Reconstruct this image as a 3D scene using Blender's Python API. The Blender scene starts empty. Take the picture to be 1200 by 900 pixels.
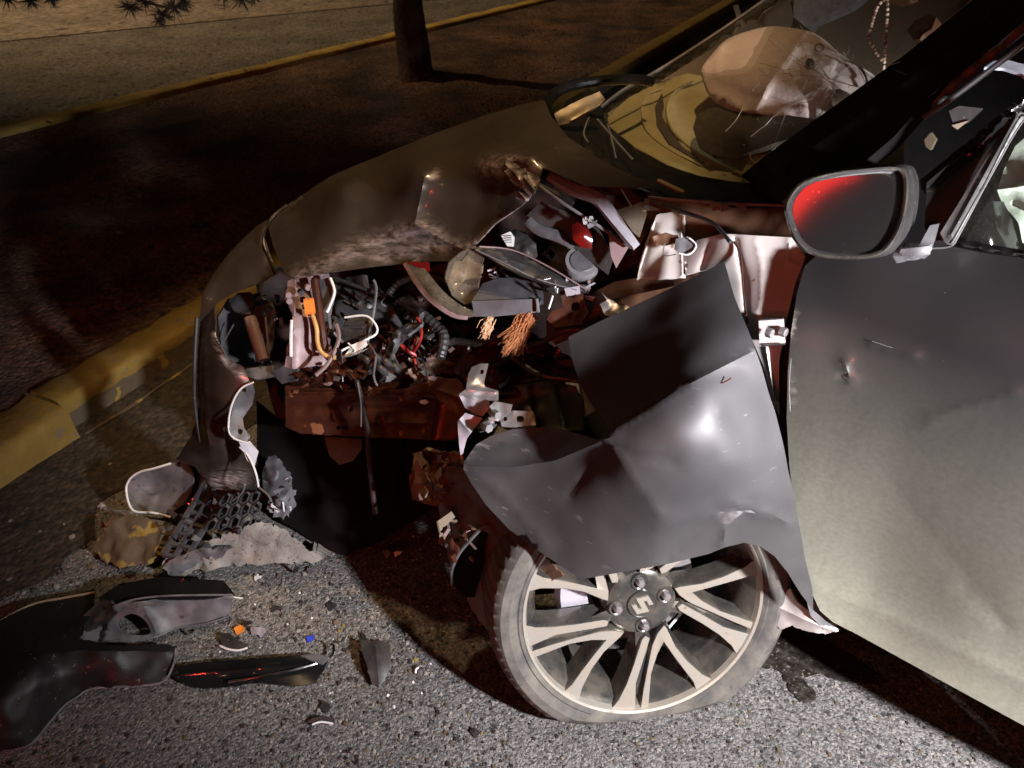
import bpy, bmesh, math, random
import numpy as np
from mathutils import Vector, Matrix, noise, Quaternion
from mathutils.geometry import delaunay_2d_cdt

random.seed(7); np.random.seed(7)
SC = bpy.context.scene
COL = SC.collection
R = math.radians

# ------------------------------------------------------------ camera, sky, lamps, exposure
H, PITCH, F = 1.45, R(35.0), 901.0
cp, sp = math.cos(PITCH), math.sin(PITCH)
cam_d = bpy.data.cameras.new('camera'); cam = bpy.data.objects.new('camera', cam_d); COL.objects.link(cam)
cam.location = (0, 0, H); cam.rotation_euler = (math.pi/2 - PITCH, 0, 0)
cam_d.sensor_width = 36; cam_d.lens = F/1200*36; cam_d.clip_start = .02; cam_d.clip_end = 300
cam_d.dof.use_dof = True; cam_d.dof.focus_distance = 1.35; cam_d.dof.aperture_fstop = 9
SC.camera = cam

W = bpy.data.worlds.new('World'); SC.world = W; W.use_nodes = True
wn = W.node_tree.nodes; wl = W.node_tree.links
sky = wn.new('ShaderNodeTexSky'); sky.sky_type = 'NISHITA'; sky.sun_disc = False
sky.sun_elevation = R(2); sky.sun_rotation = R(230); sky.dust_density = 6
tint = wn.new('ShaderNodeMixRGB'); tint.blend_type = 'MULTIPLY'; tint.inputs[0].default_value = 1
tint.inputs[2].default_value = (1, .62, .36, 1)
wl.new(sky.outputs[0], tint.inputs[1]); wl.new(tint.outputs[0], wn['Background'].inputs[0])
wn['Background'].inputs[1].default_value = .027

def lamp(name, kind, loc, target, energy, color, **kw):
    d = bpy.data.lights.new(name, kind); o = bpy.data.objects.new(name, d); COL.objects.link(o)
    o.location = loc; d.energy = energy; d.color = color
    o.rotation_euler = (Vector(target)-Vector(loc)).to_track_quat('-Z', 'Y').to_euler()
    for k, v in kw.items(): setattr(d, k, v)
    return o
# sodium street lamp far behind the photographer's left shoulder (parallel warm light)
lamp('street_sun', 'SUN', (-3, -2.4, 4), (0, 0, 0), .052, (1, .58, .24), angle=R(1.0))
# low white work light of the rescuers, behind and right of the photographer
lamp('work_light', 'SPOT', (1.02, -.05, 1.25), (.60, 1.05, .40), 400, (1, .975, .985), spot_size=R(86), spot_blend=.85, shadow_soft_size=.045)
# street lamp over the far carriageway
lamp('far_street_lamp', 'SPOT', (-8, 7.5, 6.5), (-2.0, 11.5, 0), 2600, (1, .68, .38), spot_size=R(92), spot_blend=.9, shadow_soft_size=.15)
# tight warm spot added overhead to brighten the bonnet and dash
lamp('added_overhead_spot', 'SPOT', (.8, 2.4, 6.0), (-.16, 2.04, .85), 1000, (1, .66, .34), spot_size=R(21), spot_blend=.6, shadow_soft_size=.12)
# red beacon of an emergency vehicle behind the car
lamp('beacon_glow', 'SPOT', (-1.6, -3.0, 1.7), (.0, 1.6, .6), 120, (1, .05, .03), spot_size=R(56), spot_blend=.6, shadow_soft_size=.08)
SC.view_settings.view_transform = 'Standard'; SC.view_settings.look = 'None'
SC.view_settings.exposure = 0; SC.view_settings.gamma = 1

# ------------------------------------------------------------ helpers
def P(px, py, d):
    u = (px-600)/F; v = (450-py)/F
    return Vector((u*d, d*(cp+v*sp), H+d*(v*cp-sp)))
def G(px, py, z=0.0):
    v = (450-py)/F
    return P(px, py, (H-z)/(sp-v*cp))
def gd(px, py, z=0.0):
    return (H-z)/(sp-(450-py)/F*cp)

ORG = {}
def link(name, me, mat, parent=None, org=None):
    """vertices are in world space; move the origin to org, hang under parent"""
    if org is None:
        n = len(me.vertices); a = np.empty(n*3); me.vertices.foreach_get('co', a); a = a.reshape(-1, 3)
        org = Vector(((a[:, 0].min()+a[:, 0].max())/2, (a[:, 1].min()+a[:, 1].max())/2, a[:, 2].min()))
    me.transform(Matrix.Translation(-org))
    o = bpy.data.objects.new(name, me); COL.objects.link(o)
    if mat is not None:
        for m in (mat if isinstance(mat, (list, tuple)) else [mat]): me.materials.append(m)
    if parent is not None:
        o.parent = parent; o.location = org - ORG[parent.name]
    else:
        o.location = org
    ORG[o.name] = org.copy()
    return o
def empty(name, loc, label, cat, group=None):
    o = bpy.data.objects.new(name, None); COL.objects.link(o); o.location = loc; ORG[o.name] = Vector(loc)
    o.empty_display_size = .1
    return tag(o, label, cat, group)
def tag(o, label=None, cat=None, group=None, kind=None):
    if label: o['label'] = label
    if cat: o['category'] = cat
    if group: o['group'] = group
    if kind: o['kind'] = kind
    return o

def tps(ctrl):
    c = np.array(ctrl, float); X = c[:, :2]/300.; n = len(c)
    if n < 4:
        A = np.c_[np.ones(n), X]; w, *_ = np.linalg.lstsq(A, c[:, 2], rcond=None)
        return lambda q: np.c_[np.ones(len(q)), np.asarray(q)/300.] @ w
    def U(r2): return r2*np.log(r2+1e-12)
    K = U(((X[:, None]-X[None])**2).sum(-1)) + np.eye(n)*1e-3
    Pm = np.c_[np.ones(n), X]
    A = np.block([[K, Pm], [Pm.T, np.zeros((3, 3))]])
    s = np.linalg.solve(A, np.r_[c[:, 2], 0, 0, 0])
    def f(q):
        q = np.asarray(q, float)/300.
        return U(((q[:, None]-X[None])**2).sum(-1)) @ s[:n] + np.c_[np.ones(len(q)), q] @ s[n:]
    return f
def inside(pts, poly):
    pts = np.asarray(pts, float); poly = np.asarray(poly, float); x, y = pts[:, 0], pts[:, 1]
    r = np.zeros(len(pts), bool); j = len(poly)-1
    for i in range(len(poly)):
        xi, yi = poly[i]; xj, yj = poly[j]
        c = ((yi > y) != (yj > y)) & (x < (xj-xi)*(y-yi)/((yj-yi) if yj != yi else 1e-9)+xi)
        r ^= c; j = i
    return r
def pdist(pts, line):
    pts = np.asarray(pts, float); best = np.full(len(pts), 1e9)
    for a, b in zip(line[:-1], line[1:]):
        a = np.array(a[:2], float); b = np.array(b[:2], float); ab = b-a
        t = np.clip(((pts-a)@ab)/max(ab@ab, 1e-9), 0, 1)
        best = np.minimum(best, np.linalg.norm(pts-(a+t[:, None]*ab), axis=1))
    return best
def catmull(pts, n=6, closed=False):
    pts = [np.array(p, float) for p in pts]; m = len(pts); out = []
    for i in range(m if closed else m-1):
        if closed: p0, p1, p2, p3 = pts[i-1], pts[i], pts[(i+1) % m], pts[(i+2) % m]
        else: p0, p1, p2, p3 = pts[max(i-1, 0)], pts[i], pts[i+1], pts[min(i+2, m-1)]
        for k in range(n):
            t = k/n
            out.append(.5*((2*p1)+(-p0+p2)*t+(2*p0-5*p1+4*p2-p3)*t*t+(-p0+3*p1-3*p2+p3)*t**3))
    if not closed: out.append(pts[-1])
    return out
def densify(poly, step, smooth=False, jag=0, rs=None):
    if smooth: poly = [tuple(p) for p in catmull([p[:2] for p in poly], 5, True)]
    out = []; n = len(poly)
    for i in range(n):
        a = np.array(poly[i][:2], float); b = np.array(poly[(i+1) % n][:2], float)
        k = max(1, int(round(np.linalg.norm(b-a)/step)))
        for t in range(k):
            q = a+(b-a)*t/k
            if jag and rs is not None: q = q+rs.normal(0, jag, 2)
            out.append(tuple(q))
    return out

def sheet(name, outline, ctrl, mat, parent=None, thick=.0015, step=7, creases=(), dent=None, holes=(),
          smooth=False, jag=0, wear=(), sharp=40, seed=0, org=None, kind=None, label=None, ground=False, flat=False):
    """a pressed panel: outline and depths read off the place, filled with a fine mesh and given thickness"""
    rs = np.random.RandomState(seed+len(name))
    out = densify(outline, step, smooth, jag, rs)
    hls = [densify(h, step*.7, True) for h in holes]
    a = np.array(out); lo, hi = a.min(0), a.max(0)
    gx = np.arange(lo[0], hi[0], step); gy = np.arange(lo[1], hi[1], step*.87)
    g = np.array([(x+(step/2 if j % 2 else 0), y) for j, y in enumerate(gy) for x in gx])
    if len(g):
        g = g+rs.uniform(-.12, .12, g.shape)*step
        k = inside(g, out) & (pdist(g, out+[out[0]]) > step*.55)
        for h in hls: k &= ~inside(g, h) & (pdist(g, h+[h[0]]) > step*.4)
        g = g[k]
    else: g = np.zeros((0, 2))
    clines = []
    for cr in creases:
        ln = []
        for p, q_ in zip(cr[0][:-1], cr[0][1:]):
            p = np.array(p, float); q_ = np.array(q_, float); kk = max(1, int(np.linalg.norm(q_-p)/step))
            ln += [p+(q_-p)*t/kk for t in range(kk)]
        ln.append(np.array(cr[0][-1], float)); m_in = inside(ln, out) & (pdist(ln, out+[out[0]]) > step*.35)
        for h in hls: m_in &= ~inside(ln, h)
        if len(g): g = g[pdist(g, cr[0]) > step*.45]
        clines.append((ln, m_in))
    pts = [tuple(p) for p in out]; edges = [(i, (i+1) % len(out)) for i in range(len(out))]
    for h in hls:
        b = len(pts); pts += [tuple(p) for p in h]; edges += [(b+i, b+(i+1) % len(h)) for i in range(len(h))]
    for ln, m_in in clines:                              # mesh edges follow every crease
        prev = None
        for p, ok_ in zip(ln, m_in):
            if not ok_: prev = None; continue
            pts.append(tuple(p)); k_ = len(pts)-1
            if prev is not None: edges.append((prev, k_))
            prev = k_
    pts += [tuple(p) for p in g]
    v2, _, tris, *_ = delaunay_2d_cdt([Vector(p) for p in pts], edges, [], 0, 1e-4)
    q = np.array([(v.x, v.y) for v in v2])
    cen = np.array([(q[t[0]]+q[t[1]]+q[t[2]])/3 for t in tris])
    ok = inside(cen, out)
    for h in hls: ok &= ~inside(cen, h)
    tris = [list(t) for t, o_ in zip(tris, ok) if o_]
    d = tps(ctrl)(q)
    for line, amp, width in creases:
        d = d - amp*np.exp(-pdist(q, line)/width)        # + = ridge towards the viewer's side
    co = np.array([P(x, y, dd) for (x, y), dd in zip(q, d)])
    if dent:
        amp, sc_ = dent
        for i, c in enumerate(co):
            nz = noise.noise(Vector(c)*sc_+Vector((seed*3.1, 0, 0))); nz += .5*noise.noise(Vector(c)*sc_*2.3+Vector((0, seed*1.7, 5)))
            co[i] += (np.array([0, -cp, sp]))*nz*amp
    if ground: co[:, 2] = np.maximum(co[:, 2], .004)
    used = sorted({i for t in tris for i in t}); mp = {u: i for i, u in enumerate(used)}
    co = co[used]; q = q[used]; tris = [[mp[i] for i in t] for t in tris]
    # orient towards camera
    T = np.array(tris); A, B, C = co[T[:, 0]], co[T[:, 1]], co[T[:, 2]]
    nn = np.cross(B-A, C-A); flip = ((np.array([0, 0, H])-(A+B+C)/3)*nn).sum(1) < 0
    T[flip] = T[flip][:, ::-1]; nn[flip] *= -1
    vn = np.zeros_like(co)
    for k in range(3): np.add.at(vn, T[:, k], nn)
    vn /= np.linalg.norm(vn, axis=1)[:, None]+1e-12
    back = co-vn*thick; n = len(co)
    if ground: back[:, 2] = np.maximum(back[:, 2], .002)
    ec = {}
    for t in T:
        for i in range(3):
            e = (t[i], t[(i+1) % 3]); ec[e] = 1
    rim = [e for e in ec if (e[1], e[0]) not in ec]
    faces = [tuple(t) for t in T]+[tuple(t[::-1]+n) for t in T]+[(b, a_, a_+n, b+n) for a_, b in rim]
    me = bpy.data.meshes.new(name); me.from_pydata(np.vstack([co, back]).tolist(), [], [tuple(int(i) for i in f) for f in faces])
    me.polygons.foreach_set('use_smooth', [not flat]*len(me.polygons))
    if not flat: me.set_sharp_from_angle(angle=R(sharp))
    if wear is not None:
        w = np.zeros(len(q))
        for line, width in wear: w = np.maximum(w, np.exp(-(pdist(q, line)/width)**2))
        at = me.attributes.new('wear', 'FLOAT', 'POINT'); at.data.foreach_set('value', np.r_[w, w])
    o = link(name, me, mat, parent, org)
    if kind: o['kind'] = kind
    if label: o['label'] = label
    return o

def mesh_tube(pts, rad, n=8, cap=True):
    pts = [Vector(p) for p in pts]; m = len(pts)
    rads = rad if isinstance(rad, (list, tuple)) else [rad]*m
    V, Fc = [], []; up = None
    for i, p in enumerate(pts):
        t = (pts[min(i+1, m-1)]-pts[max(i-1, 0)]).normalized()
        if up is None:
            up = t.orthogonal().normalized()
        up = (up-t*up.dot(t)); up = up.normalized() if up.length > 1e-6 else t.orthogonal().normalized()
        b = t.cross(up)
        for k in range(n):
            a = 2*math.pi*k/n; V.append(p+(up*math.cos(a)+b*math.sin(a))*rads[i])
    for i in range(m-1):
        for k in range(n):
            Fc.append((i*n+k, i*n+(k+1) % n, (i+1)*n+(k+1) % n, (i+1)*n+k))
    if cap: Fc += [tuple(range(n))[::-1], tuple((m-1)*n+k for k in range(n))]
    return V, Fc
def mk(name, V, Fc, mat, parent=None, smooth=True, sharp=35, org=None, label=None, kind=None):
    me = bpy.data.meshes.new(name); me.from_pydata([tuple(v) for v in V], [], [tuple(f) for f in Fc])
    me.polygons.foreach_set('use_smooth', [smooth]*len(me.polygons))
    if smooth: me.set_sharp_from_angle(angle=R(sharp))
    o = link(name, me, mat, parent, org)
    if label: o['label'] = label
    if kind: o['kind'] = kind
    return o
def tube(name, ctrl, px, mat, parent=None, n=8, seg=6, label=None, raw=False, kind=None):
    """ctrl: (px,py,d) stations or world points; px = radius in photo pixels (or metres if raw)"""
    c = catmull(ctrl, seg) if len(ctrl) > 2 else [np.array(a, float) for a in ctrl]
    if raw: w = [Vector(a) for a in c]; rad = px
    else:
        w = [P(*a) for a in c]; dm = sum(a[2] for a in ctrl)/len(ctrl); rad = px*dm/F
    V, Fc = mesh_tube(w, rad, n); return mk(name, V, Fc, mat, parent, label=label, kind=kind)
def lathe(prof, n=48, a0=0, a1=2*math.pi):
    full = abs(a1-a0-2*math.pi) < 1e-6; V, Fc = [], []; m = n if full else n+1
    for i in range(m):
        a = a0+(a1-a0)*i/n
        for r_, z in prof: V.append((r_*math.cos(a), r_*math.sin(a), z))
    k = len(prof)
    for i in range(n):
        j = (i+1) % m
        for q in range(k-1): Fc.append((i*k+q, j*k+q, j*k+q+1, i*k+q+1))
    return V, Fc
def box_between(name, a, b, w, h, mat, parent=None, up=None, bev=.0, label=None):
    a, b = Vector(a), Vector(b); t = (b-a); L = t.length; t.normalize()
    u = Vector(up) if up is not None else Vector((0, 0, 1)); s = t.cross(u)
    s = s.normalized() if s.length > 1e-4 else t.orthogonal().normalized(); u = s.cross(t)
    bm = bmesh.new(); bmesh.ops.create_cube(bm, size=1)
    for v in bm.verts: v.co = a+t*(v.co.x+.5)*L+s*v.co.y*w+u*v.co.z*h
    if bev: bmesh.ops.bevel(bm, geom=bm.edges[:], offset=bev, segments=2, affect='EDGES', profile=.6)
    me = bpy.data.meshes.new(name); bm.to_mesh(me); bm.free()
    me.polygons.foreach_set('use_smooth', [True]*len(me.polygons)); me.set_sharp_from_angle(angle=R(35))
    o = link(name, me, mat, parent)
    if label: o['label'] = label
    return o
def disc(name, c, nrm, r_, h, mat, parent=None, n=20, rim=.25, label=None):
    c = Vector(c); q = Vector(nrm).normalized().to_track_quat('Z', 'Y')
    V, Fc = lathe([(0, 0), (r_, 0), (r_, h*.7), (r_*(1-rim*.3), h), (0, h)], n)
    V = [c+q@Vector(v) for v in V]
    return mk(name, V, Fc, mat, parent, label=label)

# ------------------------------------------------------------ materials
def M(name, base, rough=.5, metal=0, var=None, bump=None, coat=0, spec=.5, wear=None, speck=None, dirt=None, trans=0, emit=None, sheen=0, scr=None):
    """var=(scale,amount,color2[,stretch]) bump=(scale,strength,dist) wear=(color,rough) speck=(scale,thr,color)
       dirt=(color,amount,scale,z0,z1) settles more towards z0"""
    m = bpy.data.materials.new(name); m.use_nodes = True; nt = m.node_tree; N, L = nt.nodes, nt.links
    b = N['Principled BSDF']; tc = N.new('ShaderNodeNewGeometry'); pos = tc.outputs['Position']
    b.inputs['Roughness'].default_value = rough; b.inputs['Metallic'].default_value = metal
    b.inputs['Coat Weight'].default_value = coat; b.inputs['Coat Roughness'].default_value = .12
    b.inputs['Specular IOR Level'].default_value = spec; b.inputs['Transmission Weight'].default_value = trans
    if sheen: b.inputs['Sheen Weight'].default_value = sheen
    if emit: b.inputs['Emission Color'].default_value = (*emit[0], 1); b.inputs['Emission Strength'].default_value = emit[1]
    def rgb(c):
        n = N.new('ShaderNodeRGB'); n.outputs[0].default_value = (*c, 1); return n.outputs[0]
    def mth(op, a, b_=None, clamp=False):
        n = N.new('ShaderNodeMath'); n.operation = op; n.use_clamp = clamp
        for i, x in enumerate((a, b_)):
            if x is None: continue
            if isinstance(x, (int, float)): n.inputs[i].default_value = x
            else: L.new(x, n.inputs[i])
        return n.outputs[0]
    def mix(f, a, c):
        n = N.new('ShaderNodeMix'); n.data_type = 'RGBA'
        L.new(f, n.inputs[0]) if not isinstance(f, (int, float)) else setattr(n.inputs[0], 'default_value', f)
        L.new(a, n.inputs[6]); L.new(c, n.inputs[7]); return n.outputs[2]
    def mixf(f, a, c):
        n = N.new('ShaderNodeMix'); L.new(f, n.inputs[0])
        for i, x in ((2, a), (3, c)):
            if isinstance(x, (int, float)): n.inputs[i].default_value = x
            else: L.new(x, n.inputs[i])
        return n.outputs[0]
    def nz(scale, detail=5, rough_=.6, stretch=None):
        n = N.new('ShaderNodeTexNoise'); n.inputs['Scale'].default_value = scale; n.inputs['Detail'].default_value = detail
        n.inputs['Roughness'].default_value = rough_
        if stretch:
            mp = N.new('ShaderNodeMapping'); mp.inputs['Scale'].default_value = stretch; L.new(pos, mp.inputs[0]); L.new(mp.outputs[0], n.inputs[0])
        else: L.new(pos, n.inputs[0])
        return n.outputs[0]
    def ramp(x, lo, hi):
        n = N.new('ShaderNodeMapRange'); n.inputs[1].default_value = lo; n.inputs[2].default_value = hi; L.new(x, n.inputs[0]); return n.outputs[0]
    col = rgb(base); rg = None; mt = None
    if var:
        f = ramp(nz(var[0], stretch=var[3] if len(var) > 3 else None), .5-.5/(1+4*var[1]), .5+.5/(1+4*var[1])); col = mix(f, col, rgb(var[2]))
        rg = mixf(f, max(rough-.08, .03), min(rough+.10, 1))
    if speck:
        f = ramp(nz(speck[0], 2, .5), speck[1], speck[1]+.04); col = mix(f, col, rgb(speck[2]))
    if scr:                                             # fine long scratches
        f = mth('MULTIPLY', ramp(nz(scr[0], 2, .5, scr[1]), scr[2], scr[2]+.03), ramp(nz(3, 2, .5), .45, .6)); col = mix(f, col, rgb(scr[3]))
    if wear:
        at = N.new('ShaderNodeAttribute'); at.attribute_name = 'wear'
        f = mth('MULTIPLY', at.outputs['Fac'], ramp(nz(70, 6, .72, (.30, .8, 1.7)), .38, .62), True)
        col = mix(f, col, rgb(wear[0])); rg = mixf(f, rg if rg is not None else rough, wear[1]); mt = mixf(f, metal, 0)
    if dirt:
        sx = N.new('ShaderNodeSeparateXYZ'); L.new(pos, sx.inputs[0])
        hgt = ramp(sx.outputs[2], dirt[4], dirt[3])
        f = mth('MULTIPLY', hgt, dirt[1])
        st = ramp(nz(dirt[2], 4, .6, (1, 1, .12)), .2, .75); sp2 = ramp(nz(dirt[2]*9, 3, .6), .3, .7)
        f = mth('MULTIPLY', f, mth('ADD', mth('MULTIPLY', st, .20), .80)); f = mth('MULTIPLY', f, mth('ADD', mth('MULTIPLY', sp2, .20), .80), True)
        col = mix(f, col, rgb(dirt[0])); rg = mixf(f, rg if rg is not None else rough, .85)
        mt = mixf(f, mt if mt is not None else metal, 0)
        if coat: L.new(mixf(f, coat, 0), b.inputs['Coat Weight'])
    L.new(col, b.inputs['Base Color'])
    if rg is not None: L.new(rg, b.inputs['Roughness'])
    if mt is not None: L.new(mt, b.inputs['Metallic'])
    if bump:
        bp = N.new('ShaderNodeBump'); bp.inputs['Strength'].default_value = bump[1]; bp.inputs['Distance'].default_value = bump[2] if len(bump) > 2 else .003
        L.new(nz(bump[0], 4), bp.inputs['Height']); L.new(bp.outputs[0], b.inputs['Normal'])
    return m

WEAR = ((.23, .195, .20), .6)
m_paint = M('grey_metallic_paint', (.062, .060, .066), .60, .65, var=(9, .3, (.068, .066, .070)), coat=.04, wear=WEAR, bump=(14, .10, .002),
            dirt=((.20, .19, .175), .22, 9, .1, 1.0), scr=(22, (1, 1.6, 7), .69, (.16, .155, .16)))
m_hood = M('lamplit_brown_hood_paint', (.052, .040, .032), .25, .40, var=(6, .3, (.062, .048, .037)), coat=.5, wear=WEAR, bump=(18, .12, .002),  # brown put into the grey paint for a warm lamplit sheen
           dirt=((.12, .10, .075), .07, 7, .5, 1.5), speck=(190, .735, (.16, .14, .135)))
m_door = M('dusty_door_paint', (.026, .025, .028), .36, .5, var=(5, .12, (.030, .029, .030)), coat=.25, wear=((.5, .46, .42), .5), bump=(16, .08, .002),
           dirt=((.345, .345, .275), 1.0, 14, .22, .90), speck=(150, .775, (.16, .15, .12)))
m_bumper = M('dark_bumper_paint', (.026, .020, .017), .42, .2, var=(10, .4, (.040, .031, .024)), wear=((.5, .48, .46), .5), coat=.2, bump=(40, .15, .002))
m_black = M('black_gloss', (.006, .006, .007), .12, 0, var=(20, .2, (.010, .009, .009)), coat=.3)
m_blackp = M('black_plastic', (.016, .015, .016), .48, 0, var=(30, .4, (.030, .028, .028)), bump=(90, .2, .001), speck=(170, .70, (.14, .13, .12)))
m_greyp = M('dark_grey_plastic', (.042, .041, .048), .5, 0, var=(24, .5, (.066, .064, .070)), bump=(60, .25, .001))
m_greyl = M('scuffed_grey_plastic', (.135, .134, .145), .55, 0, var=(18, .7, (.068, .067, .073)), bump=(50, .3, .002), speck=(60, .66, (.05, .05, .05)))
m_steel = M('torn_bare_steel', (.52, .50, .52), .36, .8, var=(22, .5, (.34, .32, .33)), bump=(60, .3, .002))
m_primer = M('white_primer', (.50, .465, .46), .42, .1, var=(9, .4, (.36, .325, .31)), bump=(26, .12, .002), speck=(36, .69, (.20, .12, .08)))
m_rust = M('rusty_oily_steel', (.070, .021, .011), .38, .15, var=(17, .8, (.032, .010, .006)), bump=(34, .35, .003), spec=.5, speck=(30, .66, (.24, .10, .05)))
m_brown = M('brown_undercoat_and_shade', (.115, .058, .034), .5, .1, var=(13, .6, (.060, .028, .016)), bump=(28, .3, .003))
m_dark = M('engine_bay_dark', (.012, .008, .007), .6, 0, var=(14, .6, (.028, .012, .010)), bump=(30, .4, .004))
m_engine = M('oily_red_engine', (.055, .012, .008), .28, .1, var=(16, .8, (.016, .006, .005)), bump=(28, .5, .006), speck=(26, .68, (.16, .08, .06)))
m_pink = M('pinkish_grey_metal', (.24, .17, .18), .5, .15, var=(12, .4, (.17, .11, .115)), bump=(30, .15, .002))
m_lilac = M('lilac_grey_metal', (.38, .36, .42), .45, .3, var=(14, .4, (.28, .265, .30)), bump=(26, .15, .002))
m_rubber = M('dusty_tyre_rubber', (.055, .052, .050), .85, 0, var=(16, .9, (.125, .114, .098)), bump=(60, .5, .002), speck=(70, .70, (.05, .045, .04)))
m_mach = M('machined_alloy', (.47, .445, .405), .38, .6, var=(26, .6, (.40, .35, .29)), bump=(60, .2, .001), speck=(44, .69, (.30, .22, .14)))
m_alloy = M('dark_painted_alloy', (.075, .074, .072), .26, .6, var=(18, .7, (.17, .15, .125)), coat=.4, bump=(40, .15, .001))
m_chrome = M('chrome', (.72, .71, .72), .14, 1, var=(30, .2, (.6, .58, .58)))
m_orange = M('orange_connector', (.60, .20, .03), .5, 0, var=(60, .3, (.65, .18, .02)))
m_yellowc = M('yellow_cable', (.62, .40, .16), .5, 0, var=(40, .5, (.42, .24, .08)))
m_white = M('white_plastic', (.72, .72, .74), .45, 0, var=(30, .3, (.58, .58, .6)))
m_redl = M('red_lens', (.11, .005, .004), .2, 0, coat=.4, var=(30, .5, (.05, .003, .003)))
m_olive = M('olive_cover', (.085, .070, .035), .5, 0, var=(14, .5, (.050, .040, .022)), bump=(30, .25, .002))
m_fibre = M('frayed_orange_fibre', (.34, .12, .035), .8, 0, var=(60, .5, (.20, .06, .02)))
m_fibrel = M('pale_fibre', (.50, .31, .19), .8, 0, var=(60, .5, (.55, .30, .16)))
m_airbag = M('airbag_fabric', (.50, .44, .44), .75, 0, var=(7, .5, (.40, .34, .34)), bump=(16, .5, .008), sheen=.2)
m_mint = M('mint_airbag_fabric', (.58, .66, .58), .8, 0, var=(8, .4, (.47, .55, .47)), bump=(14, .5, .008))
m_dash = M('dashboard_plastic', (.36, .32, .17), .36, 0, var=(14, .3, (.27, .24, .12)), bump=(120, .15, .001))
m_dashl = M('pale_dashboard_edge', (.34, .29, .14), .35, 0, var=(20, .3, (.26, .22, .11)))
m_dashd = M('dark_dashboard_plastic', (.022, .018, .014), .5, 0, var=(14, .3, (.032, .025, .018)))
m_trim = M('beige_interior_trim', (.155, .12, .085), .8, 0, var=(6, .4, (.12, .092, .064)), bump=(60, .2, .001))
m_gold = M('lit_hinge_cover_metal', (.24, .20, .13), .55, .3, var=(16, .4, (.22, .18, .11)))
m_concrete = M('broken_concrete', (.25, .225, .205), .92, 0, var=(22, .7, (.16, .14, .125)), bump=(70, .8, .006), speck=(110, .63, (.10, .085, .075)))
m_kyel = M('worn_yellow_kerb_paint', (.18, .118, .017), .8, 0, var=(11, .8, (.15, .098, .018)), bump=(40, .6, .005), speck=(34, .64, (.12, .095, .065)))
m_kfar = M('brightened_far_kerb_paint', (.42, .29, .06), .8, 0, var=(6, .8, (.24, .17, .05)), bump=(40, .6, .005))  # kerb yellow brightened to make up for weak light back there
m_kface = M('dirty_kerb_concrete', (.075, .055, .032), .9, 0, var=(12, .7, (.075, .055, .034)), bump=(40, .6, .006), speck=(22, .62, (.20, .14, .03)))
m_bark = M('dark_bark', (.050, .034, .024), .9, 0, var=(14, .7, (.022, .015, .011), (1, 1, .25)), bump=(30, 1, .02))
m_leaf = M('dark_pine_needles', (.045, .042, .030), .7, 0, var=(20, .6, (.075, .062, .040)))
m_crack = M('cracked_glass_edge', (.26, .25, .23), .35, 0)
m_bead = M('rosary_bead', (.62, .50, .40), .35, 0, var=(120, 1.2, (.14, .05, .035)))
m_dryleaf = M('dry_leaf', (.085, .056, .03), .85, 0, var=(30, .6, (.05, .032, .018)))

def glass(name, tint, rough=.02, refl=1.45, haze=0.0):
    m = bpy.data.materials.new(name); m.use_nodes = True; N, L = m.node_tree.nodes, m.node_tree.links
    N.remove(N['Principled BSDF']); t = N.new('ShaderNodeBsdfTransparent'); t.inputs[0].default_value = (*tint, 1)
    g = N.new('ShaderNodeBsdfGlossy'); g.inputs['Roughness'].default_value = rough
    f = N.new('ShaderNodeFresnel'); f.inputs[0].default_value = refl; mx = N.new('ShaderNodeMixShader')
    gg = N.new('ShaderNodeNewGeometry'); bk = N.new('ShaderNodeMath'); bk.operation = 'SUBTRACT'; bk.inputs[0].default_value = 1; L.new(gg.outputs['Backfacing'], bk.inputs[1])
    fm = N.new('ShaderNodeMath'); fm.operation = 'MULTIPLY'; L.new(f.outputs[0], fm.inputs[0]); L.new(bk.outputs[0], fm.inputs[1])
    L.new(fm.outputs[0], mx.inputs[0]); L.new(t.outputs[0], mx.inputs[1]); L.new(g.outputs[0], mx.inputs[2])
    d = N.new('ShaderNodeBsdfDiffuse'); d.inputs[0].default_value = (.5, .45, .36, 1)
    nzz = N.new('ShaderNodeTexNoise'); nzz.inputs['Scale'].default_value = 40
    r_ = N.new('ShaderNodeMapRange'); r_.inputs[1].default_value = .4; r_.inputs[2].default_value = .8; r_.inputs[3].default_value = haze*.5; r_.inputs[4].default_value = haze*2
    L.new(nzz.outputs[0], r_.inputs[0]); m2 = N.new('ShaderNodeMixShader'); L.new(r_.outputs[0], m2.inputs[0])
    L.new(mx.outputs[0], m2.inputs[1]); L.new(d.outputs[0], m2.inputs[2]); L.new(m2.outputs[0], N['Material Output'].inputs[0])
    return m
m_glass = glass('dusty_windscreen_glass', (.93, .92, .89), .03, 1.45, .02)
m_sglass = glass('side_window_glass', (.8, .82, .8), .03, 1.45, .01)
m_lens = glass('scratched_clear_lens', (.80, .72, .66), .10, 1.5, .11)
def mirror_mat():
    m = M('dusty_mirror_glass', (.42, .40, .41), .085, .985, speck=(200, .69, (.75, .75, .75)))
    return m
m_mirror = mirror_mat()
m_void = M('shade_black_underside', (.004, .0035, .0035), .9, 0, spec=.1, var=(9, .4, (.008, .006, .005)))  # near-black standing in for deep shade under the car
m_skin = M('dull_black_bumper_skin', (.006, .006, .006), .5, 0, spec=.3, var=(9, .5, (.010, .009, .009)), bump=(60, .2, .001), speck=(110, .69, (.09, .08, .07)))

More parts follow.
